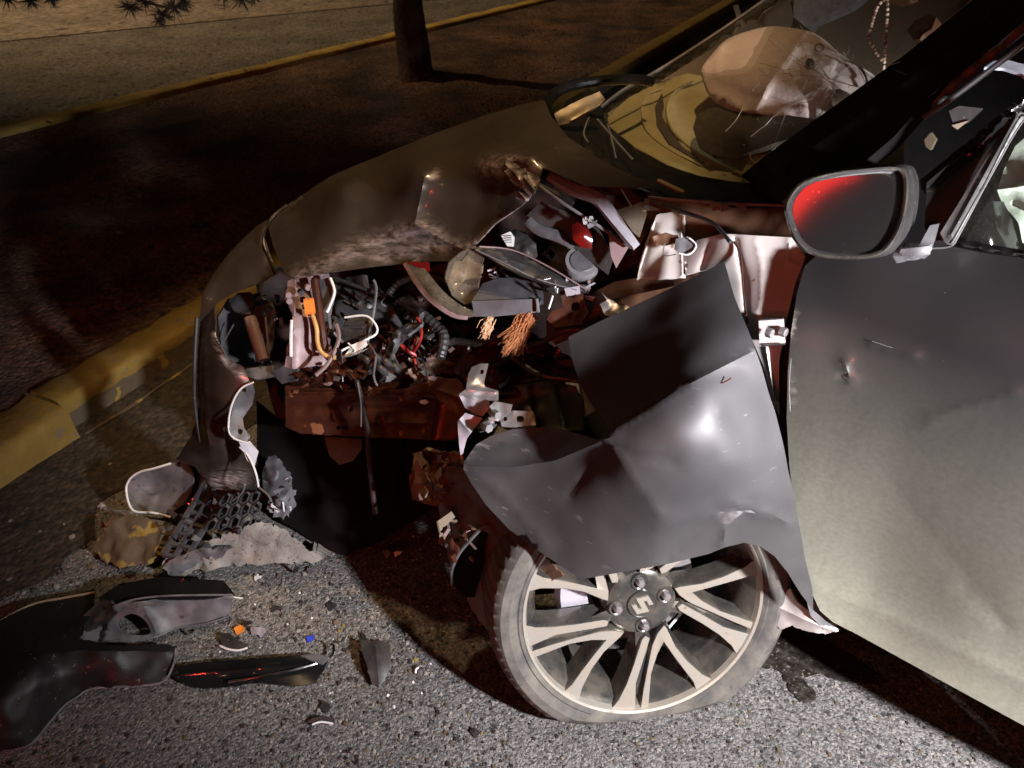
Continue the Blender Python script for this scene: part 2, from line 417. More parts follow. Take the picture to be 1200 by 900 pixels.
def ground_mat(name, c1, c2, c3, scale, warm, bumpd=.006, lo=.62, hi=1.15):
    m = bpy.data.materials.new(name); m.use_nodes = True; N, L = m.node_tree.nodes, m.node_tree.links
    b = N['Principled BSDF']; b.inputs['Roughness'].default_value = .86; g = N.new('ShaderNodeNewGeometry'); pos = g.outputs['Position']
    wob = N.new('ShaderNodeTexNoise'); wob.inputs['Scale'].default_value = scale*.6; L.new(pos, wob.inputs[0])
    ad = N.new('ShaderNodeVectorMath'); ad.operation = 'MULTIPLY_ADD'; L.new(wob.outputs['Color'], ad.inputs[0]); ad.inputs[1].default_value = (.012, .012, .012); L.new(pos, ad.inputs[2])
    v = N.new('ShaderNodeTexVoronoi'); v.inputs['Scale'].default_value = scale; L.new(ad.outputs[0], v.inputs[0])
    n1 = N.new('ShaderNodeTexNoise'); n1.inputs['Scale'].default_value = scale*.9; n1.inputs['Detail'].default_value = 6; n1.inputs['Roughness'].default_value = .7; L.new(pos, n1.inputs[0])
    n2 = N.new('ShaderNodeTexNoise'); n2.inputs['Scale'].default_value = 2.2; n2.inputs['Detail'].default_value = 6; L.new(pos, n2.inputs[0])
    r1 = N.new('ShaderNodeValToRGB'); L.new(v.outputs['Color'], r1.inputs[0]); e = r1.color_ramp.elements
    e[0].position = .12; e[0].color = (*c1, 1); e[1].position = .9; e[1].color = (*c3, 1); q = e.new(.5); q.color = (*c2, 1)
    mx = N.new('ShaderNodeMix'); mx.data_type = 'RGBA'; mx.blend_type = 'MULTIPLY'; mx.inputs[0].default_value = 1
    r2 = N.new('ShaderNodeMapRange'); r2.inputs[1].default_value = .30; r2.inputs[2].default_value = .62; r2.inputs[3].default_value = .25; r2.inputs[4].default_value = 1.1; L.new(n1.outputs[0], r2.inputs[0])
    L.new(r1.outputs[0], mx.inputs[6]); L.new(r2.outputs[0], mx.inputs[7])
    m3 = N.new('ShaderNodeMix'); m3.data_type = 'RGBA'; m3.blend_type = 'MULTIPLY'; m3.inputs[0].default_value = 1
    r3 = N.new('ShaderNodeMapRange'); r3.inputs[1].default_value = .3; r3.inputs[2].default_value = .7; r3.inputs[3].default_value = lo; r3.inputs[4].default_value = hi; L.new(n2.outputs[0], r3.inputs[0])
    L.new(mx.outputs[2], m3.inputs[6]); L.new(r3.outputs[0], m3.inputs[7]); L.new(m3.outputs[2], b.inputs['Base Color'])
    pz = N.new('ShaderNodeTexNoise'); pz.inputs['Scale'].default_value = scale*.33; pz.inputs['Detail'].default_value = 2; L.new(pos, pz.inputs[0])
    pr = N.new('ShaderNodeMapRange'); pr.inputs[1].default_value = .61; pr.inputs[2].default_value = .66; pr.inputs[3].default_value = 1; pr.inputs[4].default_value = .28; L.new(pz.outputs[0], pr.inputs[0])
    m4 = N.new('ShaderNodeMix'); m4.data_type = 'RGBA'; m4.blend_type = 'MULTIPLY'; m4.inputs[0].default_value = 1; L.new(m3.outputs[2], m4.inputs[6]); L.new(pr.outputs[0], m4.inputs[7]); L.new(m4.outputs[2], b.inputs['Base Color'])
    hs = N.new('ShaderNodeMath'); hs.operation = 'MULTIPLY_ADD'; L.new(v.outputs['Distance'], hs.inputs[0]); hs.inputs[1].default_value = -1.0; L.new(n1.outputs[0], hs.inputs[2])
    bp = N.new('ShaderNodeBump'); bp.inputs['Strength'].default_value = .9; bp.inputs['Distance'].default_value = bumpd; L.new(hs.outputs[0], bp.inputs['Height']); L.new(bp.outputs[0], b.inputs['Normal'])
    return m
m_road = ground_mat('coarse_asphalt', (.075, .072, .072), (.175, .166, .162), (.28, .268, .26), 190, 0, .0035)
m_far = ground_mat('worn_far_asphalt', (.11, .10, .085), (.15, .135, .115), (.20, .18, .15), 40, 0)
m_soil = ground_mat('dry_median_soil', (.055, .028, .017), (.090, .048, .028), (.14, .080, .047), 60, 0, .008, .12, 2.2)  # patch contrast widened so the soil tone carries dappled light
m_walk = ground_mat('pale_far_pavement', (.19, .16, .13), (.23, .195, .155), (.27, .23, .18), 20, 0)
m_gutter = ground_mat('dusty_dimmed_gutter', (.022, .016, .0095), (.036, .027, .016), (.062, .046, .030), 60, 0)


# ------------------------------------------------------------ the setting
def quad(name, pts, mat, z=None, kind='structure', sub=0):
    pts = [Vector(p) for p in pts]
    me = bpy.data.meshes.new(name); me.from_pydata([tuple(p) for p in pts], [], [tuple(range(len(pts)))])
    o = link(name, me, mat); o['kind'] = kind; return o
KT = .10
ka = G(72, 473, KT); kb = G(858, 4, KT); kb.z = ka.z = 0
kd = (kb-ka).normalized(); kn = Vector((-kd.y, kd.x, 0))           # kn points away from the road, into the median
fa = G(225, 104, KT); fb = G(640, 2, KT); fa.z = fb.z = 0
fd = (fb-fa).normalized(); fn = Vector((-fd.y, fd.x, 0))
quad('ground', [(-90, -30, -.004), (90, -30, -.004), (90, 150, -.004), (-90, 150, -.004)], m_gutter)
quad('road', [tuple(ka+kd*-12+kn*-.0), tuple(ka+kd*40), (40, -8, 0), (-12, -8, 0)][::-1], m_road)
# kerb dust strip, widened and darkened to stand in for light falling off
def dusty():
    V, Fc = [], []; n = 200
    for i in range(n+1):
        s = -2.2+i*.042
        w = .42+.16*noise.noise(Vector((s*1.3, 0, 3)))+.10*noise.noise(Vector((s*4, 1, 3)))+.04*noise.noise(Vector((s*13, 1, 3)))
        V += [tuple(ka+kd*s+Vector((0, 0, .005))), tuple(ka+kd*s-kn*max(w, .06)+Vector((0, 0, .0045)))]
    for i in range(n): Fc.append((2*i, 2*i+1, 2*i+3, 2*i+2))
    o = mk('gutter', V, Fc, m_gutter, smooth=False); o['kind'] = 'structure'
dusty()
def uneven(name, a, da, La0, La1, b, db, Lb0, Lb1, mat, z, nx, ny, amp, sc):
    V, Fc = [], []
    for i in range(nx+1):
        p = a+da*(La0+(La1-La0)*i/nx); q = b+db*(Lb0+(Lb1-Lb0)*i/nx)
        for j in range(ny+1):
            c = p.lerp(q, j/ny); e = min(j, ny-j, 3)/3
            c.z = z+amp*e*(noise.noise(Vector((c.x*sc, c.y*sc, 1)))+.5*noise.noise(Vector((c.x*sc*3, c.y*sc*3, 4)))); V.append(c)
    for i in range(nx):
        for j in range(ny): k = i*(ny+1)+j; Fc.append((k, k+ny+1, k+ny+2, k+1))
    o = mk(name, V, Fc, mat, sharp=180); o['kind'] = 'structure'; return o
uneven('median', ka+kn*.12, kd, -6, 34, fa-fn*.0, fd, -12, 34, m_soil, KT-.012, 220, 60, .035, 1.6)
quad('far_road', [tuple(fa+fd*-40+fn*.10+Vector((0, 0, .004))), tuple(fa+fd*60+fn*.10+Vector((0, 0, .004))), tuple(fa+fd*60+fn*6.5+Vector((0, 0, .004))), tuple(fa+fd*-40+fn*6.5+Vector((0, 0, .004)))], m_far)
w0 = G(0, 50); w1 = G(330, 18); wd = (w1-w0).normalized(); wnn = Vector((-wd.y, wd.x, 0))
quad('far_pavement', [tuple(w0+wd*-40+Vector((0, 0, .012))), tuple(w0+wd*60+Vector((0, 0, .012))), tuple(w0+wd*60+wnn*40+Vector((0, 0, .012))), tuple(w0+wd*-40+wnn*40+Vector((0, 0, .012)))], m_walk)

def kerb(name, a, d, nrm, s0, s1, width, h, mats, label, seg=.035, seed=0):
    """a worn cast kerb: rounded top edge, chipped, own end faces"""
    prof = [(0, 0), (.006, h*.55), (.010, h-.012), (.020, h-.002), (.04, h), (width-.02, h), (width, h-.01), (width, 0)]
    n = max(2, int((s1-s0)/seg)); V, Fc = [], []; m = len(prof)
    for i in range(n+1):
        s = s0+(s1-s0)*i/n
        for k, (y, z) in enumerate(prof):
            j = .003*noise.noise(Vector((s*5, k*2.1, seed)))+.007*noise.noise(Vector((s*17, k*3.7, seed)))+.004*noise.noise(Vector((s*41, k*3.7, seed)))
            c = a+d*s+nrm*(y+j); c.z = max(0, z+(j if 0 < k < m-1 else 0)); V.append(c)
    for i in range(n):
        for k in range(m-1): Fc.append((i*m+k, (i+1)*m+k, (i+1)*m+k+1, i*m+k+1))
    Fc += [tuple(range(m)), tuple(n*m+k for k in range(m))[::-1]]
    me = bpy.data.meshes.new(name); me.from_pydata([tuple(v) for v in V], [], Fc)
    for mm in mats: me.materials.append(mm)
    for i, p in enumerate(me.polygons):
        k = i % (m-1); p.material_index = 1 if (i < n*(m-1) and k == 0 and len(mats) > 1) else 0; p.use_smooth = True
    me.set_sharp_from_angle(angle=R(50))
    bm = bmesh.new(); bm.from_mesh(me); bmesh.ops.recalc_face_normals(bm, faces=bm.faces[:]); bm.to_mesh(me); bm.free()
    o = link(name, me, None); tag(o, label, 'kerb', 'yellow kerbs'); return o
kerb('kerb', ka, kd, kn, 0, 34, .15, KT, [m_kyel, m_kface], 'long worn yellow kerb running behind the wrecked car along the median', seed=1)
kerb('kerb', ka-kn*.055, kd, kn, -7, -.015, .185, KT+.004, [m_kyel], 'bulkier yellow kerb block ending abruptly at the left edge', seed=4)
kerb('kerb', fa, fd, fn, -14, 40, .15, KT+.02, [m_kfar, m_kfar], 'far kerb with brightened yellow top between median and far road', seg=.15, seed=9)

# yellow paint left on the gutter
def paint_strip():
    V, Fc = [], []; n = 40
    for i in range(n+1):
        s = -.0+i*.03; o_ = .055+.012*noise.noise(Vector((s*3, 0, 0))); w = .022+.02*noise.noise(Vector((s*9, 2, 0)))
        c = ka+kd*s-kn*o_; V += [tuple(c+Vector((0, 0, .0085))), tuple(c-kn*max(w, .004)*.6+Vector((0, 0, .0085)))]
    for i in range(n): Fc.append((2*i, 2*i+1, 2*i+3, 2*i+2))
    o = mk('painted_line', V, Fc, m_kface, smooth=False); o['kind'] = 'structure'
paint_strip()

# tree on the median
def leaf_cloud(centre, rad, n, size, rs, squash=.7):
    V, Fc = [], []
    for i in range(n):
        p = rs.normal(0, 1, 3); p /= np.linalg.norm(p); p *= rad*rs.uniform(.2, 1)**.5; p[2] *= squash
        c = Vector(centre)+Vector(p); a = Vector(rs.normal(0, 1, 3)).normalized(); b = a.orthogonal().normalized()*size*.35; a *= size
        k = len(V); V += [c-a, c+b, c+a, c-b]; Fc.append((k, k+1, k+2, k+3))
    return V, Fc
tb = G(487, 88, KT); tt = P(477, -6, tb.y*cp+(H-.9)*sp*0+6.15)
t = empty('median_tree', tb, 'bare slender dark tree trunk rising from the median', 'tree')
top = Vector((tb.x-.12, tb.y+.10, 4.6))
pts = [tb+Vector((0, 0, -.05)), tb+Vector((0, 0, .10)), tb+Vector((-.02, 0, .5)), tb+Vector((-.03, .02, 1.2)), tb.lerp(top, .6), top]
V, Fc = mesh_tube([Vector(c) for c in catmull(pts, 8)], [.16*(1-.0)*(.82 if i > 6 else 1.1-.04*i)*(1-.55*i/40) for i in range(41)], 14)
for v in V: v += Vector((noise.noise(v*9), noise.noise(v*9+Vector((7, 0, 0))), 0))*.012
mk('trunk', V, Fc, m_bark, t)
rs = np.random.RandomState(3)
for i in range(5):
    a = i*1.3; q = top+Vector((math.cos(a)*1.3, math.sin(a)*1.3, .9+.2*i)); s0 = tb.lerp(top, .62+.07*i)
    tube('limb', [s0, s0.lerp(q, .5)+Vector((0, 0, .15)), q], .035, m_bark, t, n=6, raw=True)
V, Fc = [], []
for i in range(16):
    c = top+Vector((rs.uniform(-1.7, 1.7), rs.uniform(-1.7, 1.7), rs.uniform(.1, 2.2)))
    a, b = leaf_cloud(c, .62, 130, .075, rs); k = len(V); V += a; Fc += [tuple(x+k for x in f) for f in b]
mk('crown', V, Fc, m_leaf, t, smooth=False, kind='stuff')

# pine twigs hanging into the top left corner
def twig(stations, tufts, label):
    r0 = P(*stations[0]); e = empty('pine_branch', r0, label, 'branch', 'pine twigs hanging at the top edge')
    tube('twig', stations, 1.3, m_bark, e, n=5)
    V, Fc = [], []; rs = np.random.RandomState(abs(int(stations[0][0])))
    for (x, y, d, r_) in tufts:
        c = P(x, y, d)
        for i in range(70):
            v = Vector(rs.normal(0, 1, 3)).normalized(); v.z = v.z*.8-.1; L_ = r_*d/F*rs.uniform(.6, 1.15)
            s = v.orthogonal().normalized()*.0035; k = len(V); V += [c-s, c+s, c+v*L_]; Fc.append((k, k+1, k+2))
    mk('needles', V, Fc, m_leaf, e, smooth=False, kind='stuff')
twig([(120, -40, 3.6), (150, -8, 3.5), (175, 4, 3.45), (205, 10, 3.4)], [(152, 8, 3.5, 20), (170, 2, 3.45, 20), (190, 16, 3.4, 20), (204, 8, 3.4, 22), (216, 2, 3.4, 18), (186, 24, 3.4, 12)], 'middle pine twig with dark needle tufts hanging into the top edge')
twig([(-20, -50, 3.2), (10, -20, 3.2), (40, 0, 3.2)], [(8, -2, 3.2, 17), (35, 0, 3.2, 18), (60, -3, 3.2, 15)], 'dark pine twig at the top left corner')
twig([(240, -50, 3.8), (262, -20, 3.8), (278, -2, 3.8)], [(262, -4, 3.8, 16), (283, -2, 3.8, 20), (298, -4, 3.8, 13)], 'rightmost pine twig hanging at the top edge left of the trunk')

# dry leaves on the median
V, Fc = [], []; rs = np.random.RandomState(5)
for i in range(1100):
    s = rs.uniform(-2, 14); w = rs.uniform(.16, 3.2)**1.0
    c = ka+kd*s+kn*w; c.z = KT+.012+rs.uniform(0, .03); a = rs.uniform(0, 6.3); L_ = rs.uniform(.008, .022)
    d1 = Vector((math.cos(a), math.sin(a), rs.uniform(-.4, .4)))*L_; d2 = Vector((-math.sin(a), math.cos(a), rs.uniform(-.3, .3)))*L_*.45
    k = len(V); V += [c-d1, c+d2, c+d1, c-d2]; Fc.append((k, k+1, k+2, k+3))
o = mk('leaf_litter', V, Fc, m_dryleaf, smooth=False); o['kind'] = 'stuff'; o['label'] = 'dry leaves and bark bits scattered on the median soil'; o['category'] = 'leaf litter'

# shade tree left of the picture, the one the pine twigs belong to
t = empty('shade_tree', (-4.6, 2.6, KT), 'dark pine standing on the median left of the view', 'tree')
V, Fc = mesh_tube([Vector((-4.6, 2.6, 0)), Vector((-4.55, 2.6, 2)), Vector((-4.3, 2.5, 5.5))], [.2, .16, .06], 12); mk('trunk', V, Fc, m_bark, t)
rs = np.random.RandomState(9)
for i in range(6):
    a = i*1.05; tube('limb', [(-4.5, 2.6, 2.6+.35*i), (-4.5+math.cos(a)*.9, 2.6+math.sin(a)*.9, 3.0+.35*i), (-4.5+math.cos(a)*1.9, 2.6+math.sin(a)*1.9, 3.1+.35*i)], .04, m_bark, t, n=6, raw=True)
V, Fc = [], []
for i in range(26):
    a, b = leaf_cloud((-4.3+rs.uniform(-1.7, 2.0), 2.2+rs.uniform(-1.9, 1.9), rs.uniform(3.0, 5.4)), .75, 170, .09, rs); k = len(V); V += a; Fc += [tuple(x+k for x in f) for f in b]
mk('crown', V, Fc, m_leaf, t, smooth=False, kind='stuff')

# ------------------------------------------------------------ the wrecked car
car = empty('wrecked_car', (.05, 1.45, 0), 'wrecked dark grey hatchback with its left front crushed and front door hanging ajar', 'car')

# --- bonnet
sheet('bonnet', [(638, 117), (646, 136), (665, 160), (700, 185), (745, 207), (767, 215), (742, 220), (690, 217), (655, 205), (636, 197),
                 (633, 208), (626, 226), (612, 240), (580, 262), (556, 288), (540, 306), (500, 306), (440, 312), (385, 319), (346, 327),
                 (334, 320), (320, 288), (313, 262), (338, 239), (388, 206), (440, 184), (500, 160), (560, 138), (610, 122)],
      [(340, 238, 1.86), (440, 185, 1.86), (540, 145, 1.8), (610, 122, 1.75), (640, 117, 1.70), (330, 258, 1.79), (400, 224, 1.70), (480, 198, 1.60), (570, 183, 1.50),
       (620, 188, 1.41), (665, 160, 1.55), (700, 185, 1.42), (767, 215, 1.28), (655, 205, 1.37), (692, 214, 1.32), (346, 326, 1.63), (400, 306, 1.605), (440, 312, 1.585), (500, 304, 1.54),
       (540, 305, 1.49), (580, 262, 1.45), (612, 240, 1.41), (630, 215, 1.39), (420, 265, 1.645), (500, 240, 1.57), (560, 222, 1.50), (600, 205, 1.43)],
      m_hood, car, .0022, 5, creases=[([(498, 205), (486, 262), (520, 282), (546, 293)], .016, 12), ([(546, 293), (606, 243)], .006, 6), ([(496, 262), (440, 284), (392, 303), (346, 324)], .008, 7),
                                       ([(330, 252), (400, 219), (480, 194), (566, 181), (626, 187)], .010, 9), ([(578, 163), (640, 178), (700, 197), (765, 214)], .008, 6), ([(594, 160), (680, 175)], -.005, 5),
                                       ([(600, 196), (614, 214), (622, 236)], -.014, 6), ([(640, 176), (600, 190)], .010, 8)],
      dent=(.0055, 9), wear=[([(352, 324), (395, 302), (440, 284), (492, 268), (510, 275)], 12), ([(500, 290), (550, 288)], 8), ([(570, 196), (604, 192), (622, 200), (618, 225)], 12), ([(440, 303), (520, 284)], 9),
                             ([(546, 293), (604, 245)], 3), ([(506, 208), (512, 202)], 4)], seed=2)
# rusty underside lip behind the scuffed edge and the crumpled knot by the hinge
rs = np.random.RandomState(11)
for k, (x, y, d, r_) in enumerate([(607, 205, 1.40, 16), (622, 214, 1.385, 15), (612, 226, 1.40, 12), (598, 196, 1.42, 12)]):
    pl = [(x+r_*math.cos(a)*rs.uniform(.6, 1.1), y+r_*math.sin(a)*rs.uniform(.6, 1.1)) for a in np.linspace(0, 6.0, 8)]
    sheet('crumpled_lip', pl, [(x-10, y, d+.01), (x+10, y+4, d-.012), (x, y-9, d+.015), (x+3, y+10, d)], m_hood, car, .0015, 4, creases=[([(x-8, y-6), (x+4, y+8)], .012, 4)], dent=(.008, 20), wear=[(pl+[pl[0]], 6), ([(x-6, y), (x+6, y)], 7)], seed=k)

# --- far front wing and what is left of the bumper
sheet('front_fender', [(314, 257), (300, 266), (285, 280), (268, 297), (252, 318), (237, 345), (233, 378), (255, 353), (280, 340), (304, 332), (325, 320), (316, 296), (309, 276)],
      [(314, 257, 1.82), (285, 280, 1.81), (252, 318, 1.78), (236, 348, 1.74), (234, 378, 1.74), (304, 332, 1.71), (325, 320, 1.70), (280, 320, 1.73), (309, 285, 1.76)], m_hood, car, .002, 5,
      creases=[([(310, 262), (268, 303), (240, 350)], .008, 7)], dent=(.004, 12), seed=5, label='far front wing pushed out of line', wear=[([(318, 262), (310, 285), (318, 310)], 4)])
tube('wing_edge', [(336, 240, 1.84), (316, 258, 1.80), (309, 280, 1.755), (314, 300, 1.73), (323, 318, 1.70)], 1.6, m_chrome, car, n=6)
sheet('bumper_cover', [(234, 372), (231, 430), (231, 480), (224, 512), (206, 538), (228, 548), (246, 570), (262, 602), (282, 602), (300, 575), (298, 548), (284, 522), (270, 494), (273, 463), (292, 447), (287, 432), (266, 418), (253, 396), (250, 356)],
      [(234, 372, 1.75), (231, 430, 1.77), (231, 480, 1.80), (210, 538, 1.88), (246, 570, 1.90), (270, 602, 1.90), (300, 570, 1.84), (284, 522, 1.79), (270, 494, 1.74), (290, 445, 1.70), (266, 418, 1.70), (250, 356, 1.72), (252, 470, 1.72), (255, 530, 1.78)],
      m_bumper, car, .003, 5, creases=[([(238, 400), (240, 480), (248, 540)], .012, 6), ([(262, 585), (272, 540), (262, 500)], -.010, 5)], dent=(.010, 9), jag=.6, wear=[([(292, 447), (262, 420), (252, 392)], 3), ([(255, 565), (280, 560)], 10)], seed=3)
tube('bumper_edge', [(231, 372, 1.735), (228, 430, 1.755), (229, 478, 1.785), (236, 520, 1.81)], 2.6, m_blackp, car)
sheet('bumper_bracket', [(296, 449), (283, 455), (272, 475), (268, 500), (273, 515), (288, 519), (294, 512), (287, 502), (284, 490), (295, 474), (299, 460)],
      [(296, 450, 1.69), (270, 490, 1.70), (290, 515, 1.71), (285, 480, 1.72)], m_greyl, car, .004, 3, holes=[[(285, 454), (289, 456), (287, 461), (283, 459)], [(280, 502), (285, 504), (283, 509), (279, 507)]], dent=(.006, 20), label='pale torn bumper bracket')
tube('bracket_rim', [(297, 448, 1.683), (282, 456, 1.69), (271, 477, 1.693), (268, 503, 1.697), (275, 514, 1.70), (290, 519, 1.70)], 1.1, m_white, car, n=6)
sheet('inner_bumper', [(280, 518), (293, 517), (303, 529), (298, 548), (290, 540)], [(280, 518, 1.72), (300, 530, 1.74), (297, 547, 1.73)], m_lilac, car, .003, 5)
tube('bumper_crack', [(281, 524, 1.725), (292, 536, 1.72), (300, 555, 1.72), (303, 571, 1.73)], 1.2, m_white, car, n=6)
tube('bumper_crack', [(303, 571, 1.73), (314, 580, 1.72), (318, 588, 1.715)], 1.4, m_greyl, car, n=6)
tube('bumper_crack', [(287, 568, 1.73), (284, 577, 1.75), (272, 587, 1.77)], 1.2, m_greyl, car, n=6)

# --- engine bay behind everything
sheet('bulkhead', [(300, 315), (420, 296), (560, 250), (640, 195), (760, 225), (860, 232), (850, 330), (700, 420), (600, 470), (560, 540), (430, 560), (330, 520), (310, 430)],
      [(300, 315, 1.92), (640, 195, 1.62), (860, 232, 1.42), (850, 330, 1.45), (600, 470, 1.72), (430, 560, 1.95), (310, 430, 1.90), (520, 330, 1.82)], m_dark, car, .004, 9, dent=(.02, 9), wear=None)
sheet('engine_block', [(440, 420), (480, 392), (530, 378), (580, 385), (640, 400), (668, 420), (660, 460), (560, 470), (500, 452), (450, 446)],
      [(440, 420, 1.72), (530, 378, 1.66), (640, 400, 1.55), (660, 460, 1.55), (500, 452, 1.66), (560, 420, 1.56)], m_engine, car, .01, 4, dent=(.035, 17), jag=1.5, seed=8, wear=None)
sheet('engine_cover', [(585, 470), (600, 452), (640, 446), (672, 452), (682, 470), (682, 504), (600, 506), (585, 500)], [(585, 470, 1.55), (672, 452, 1.47), (682, 500, 1.46), (600, 506, 1.52)], m_olive, car, .01, 4,
      creases=[([(622, 455), (630, 500)], -.014, 4), ([(652, 450), (664, 500)], -.014, 4)], dent=(.006, 20), wear=None)
sheet('engine_cover', [(568, 420), (620, 428), (672, 420), (676, 446), (600, 452), (575, 460)], [(568, 420, 1.6), (672, 420, 1.5), (676, 446, 1.5), (575, 460, 1.6)], m_dark, car, .01, 6, dent=(.01, 20), wear=None)
tube('coolant_hose', [(600, 418, 1.50), (630, 438, 1.47), (660, 444, 1.46), (690, 447, 1.45)], 3.4, m_blackp, car)

# headlight on the far side
sheet('headlight', [(256, 372), (268, 352), (292, 345), (312, 352), (320, 372), (316, 424), (280, 432), (262, 425)], [(256, 372, 1.78), (312, 352, 1.80), (316, 424, 1.82), (262, 425, 1.78), (288, 390, 1.84)], m_greyp, car, .006, 5,
      creases=[([(292, 362), (300, 428)], -.02, 7)], dent=(.005, 20), label='far headlight housing torn open', wear=None)
sheet('headlight_cap', [(268, 352), (278, 343), (293, 342), (298, 356), (292, 368), (274, 364)], [(268, 352, 1.77), (298, 356, 1.75), (280, 366, 1.74)], m_greyp, car, .008, 3, dent=(.006, 30), wear=None)
tube('strut_bar', [(293, 372, 1.74), (300, 395, 1.735), (309, 422, 1.73)], 7.5, m_pink, car, n=14, seg=3)
sheet('sensor_bracket', [(306, 358), (318, 354), (324, 366), (320, 400), (316, 418), (311, 416), (312, 380)], [(306, 358, 1.74), (324, 366, 1.73), (314, 418, 1.74)], m_greyp, car, .004, 3, dent=(.008, 25), wear=None)
tube('wire', [(311, 372, 1.725), (313, 392, 1.72), (315, 415, 1.725)], 1.2, m_greyl, car, n=6)
tube('wire', [(274, 380, 1.76), (266, 394, 1.765), (258, 407, 1.77)], .8, m_greyl, car, n=5)
sheet('headlight_foot', [(290, 432), (318, 428), (322, 440), (300, 444), (286, 440)], [(290, 432, 1.72), (318, 428, 1.70), (300, 444, 1.70)], m_greyl, car, .006, 4, dent=(.006, 30), wear=None)
sheet('headlight_foot', [(318, 436), (336, 426), (348, 432), (346, 446), (330, 450)], [(318, 436, 1.69), (346, 430, 1.66), (330, 450, 1.68)], m_greyp, car, .008, 4, dent=(.01, 30), wear=None)
for x, y in ((303, 350), (316, 360), (322, 372), (308, 366)):
    disc('bolt', P(x, y, 1.725), P(0, 0, 0)-P(0, 0, 1), .006, .006, m_chrome, car, 10)

# radiator support
sheet('radiator_support', [(337, 330), (348, 324), (385, 320), (391, 340), (388, 372), (386, 402), (392, 420), (382, 428), (344, 432), (333, 430), (337, 405), (345, 384), (341, 364), (334, 350)],
      [(337, 330, 1.63), (385, 320, 1.66), (386, 420, 1.62), (335, 430, 1.60), (345, 380, 1.60), (370, 375, 1.61)], m_pink, car, .003, 4, creases=[([(346, 330), (342, 430)], .010, 5), ([(372, 330), (380, 410)], -.012, 5)], dent=(.004, 20), jag=.4, wear=None,
      holes=[[(352, 348), (357, 348), (357, 354), (352, 354)]], label='pinkish grey radiator support panel with stuck orange plug')
tube('support_flange', [(342, 375, 1.592), (341, 395, 1.588), (341, 418, 1.586)], 2.0, m_white, car, n=8)
tube('support_post', [(369, 328, 1.60), (374, 365, 1.59), (381, 412, 1.585)], 5, m_rust, car, n=8)
sheet('radiator_tank', [(374, 328), (387, 325), (391, 340), (388, 356), (384, 366), (386, 385), (380, 380), (378, 350)], [(374, 328, 1.62), (391, 340, 1.60), (384, 384, 1.60)], m_greyl, car, .008, 3, wear=None)
tube('radiator_tank_rim', [(387, 326, 1.60), (392, 342, 1.59), (386, 360, 1.59), (383, 366, 1.59)], 1.8, m_white, car, n=6)
disc('bolt', P(352, 342, 1.59), P(0, 0, 0)-P(0, 0, 1), .0075, .012, m_chrome, car, 14)
for x, y in ((337, 345), (338, 352), (360, 336)): disc('bolt', P(x, y, 1.60), P(0, 0, 0)-P(0, 0, 1), .007, .008, m_pink, car, 10)
box_between('orange_plug', P(362, 352, 1.585), P(364, 368, 1.58), .017, .013, m_orange, car, bev=.002)
tube('yellow_cable', [(366, 369, 1.58), (371, 385, 1.572), (372, 400, 1.57), (376, 412, 1.565), (385, 418, 1.56), (394, 419, 1.56)], 2.6, m_yellowc, car)
tube('torn_strip', [(394, 380, 1.57), (397, 398, 1.56), (385, 425, 1.55), (370, 440, 1.545)], 2.4, m_pink, car, n=5)
sheet('radiator', [(392, 328), (424, 322), (428, 345), (460, 358), (470, 385), (462, 412), (404, 404), (393, 380)], [(392, 328, 1.74), (460, 358, 1.68), (462, 412, 1.70), (404, 404, 1.74)], m_greyp, car, .02, 6, dent=(.004, 14), wear=None, label='dark radiator core dented by the crash')
tube('tie_rod', [(392, 325, 1.66), (420, 336, 1.65), (452, 347, 1.64)], 2.2, m_blackp, car, n=6)
tube('hood_stay', [(438, 328, 1.62), (441, 340, 1.62), (437, 372, 1.61), (431, 400, 1.60)], 1.7, m_greyl, car, n=6)
tube('wire', [(451, 348, 1.66), (447, 355, 1.65), (452, 359, 1.65)], 1.0, m_greyl, car, n=5)
# small grille with white hoop
sheet('fan_grille', [(400, 385), (408, 373), (424, 369), (436, 376), (436, 393), (420, 400), (402, 402)], [(400, 385, 1.62), (424, 369, 1.63), (436, 393, 1.61), (402, 402, 1.61)], m_blackp, car, .01, 3,
      creases=[([(402, y), (434, y-2)], .006, 1.3) for y in (378, 383, 388, 393, 398)], wear=None)
tube('white_hoop', [(404, 372, 1.61), (428, 370, 1.60), (440, 380, 1.59), (441, 391, 1.585), (425, 400, 1.58), (404, 409, 1.575), (398, 414, 1.575)], 1.3, m_white, car, n=6)
sheet('white_clip', [(410, 408), (428, 398), (431, 404), (420, 414), (404, 417)], [(410, 408, 1.575), (430, 400, 1.57), (410, 416, 1.57)], m_white, car, .003, 3, dent=(.006, 40), wear=None)
tube('wire', [(408, 402, 1.57), (416, 412, 1.565), (398, 420, 1.565)], .9, m_white, car, n=5)
tube('wire', [(394, 420, 1.56), (414, 416, 1.555), (432, 408, 1.56)], .8, m_greyl, car, n=5)
sheet('engine_wrap', [(452, 410), (462, 390), (486, 372), (498, 366), (494, 380), (474, 396), (462, 414), (468, 438), (456, 440)], [(452, 410, 1.62), (490, 370, 1.60), (474, 396, 1.58), (460, 438, 1.58)], m_greyp, car, .006, 3, dent=(.02, 32), creases=[([(456, 420), (470, 388), (494, 370)], .012, 3)], wear=None)

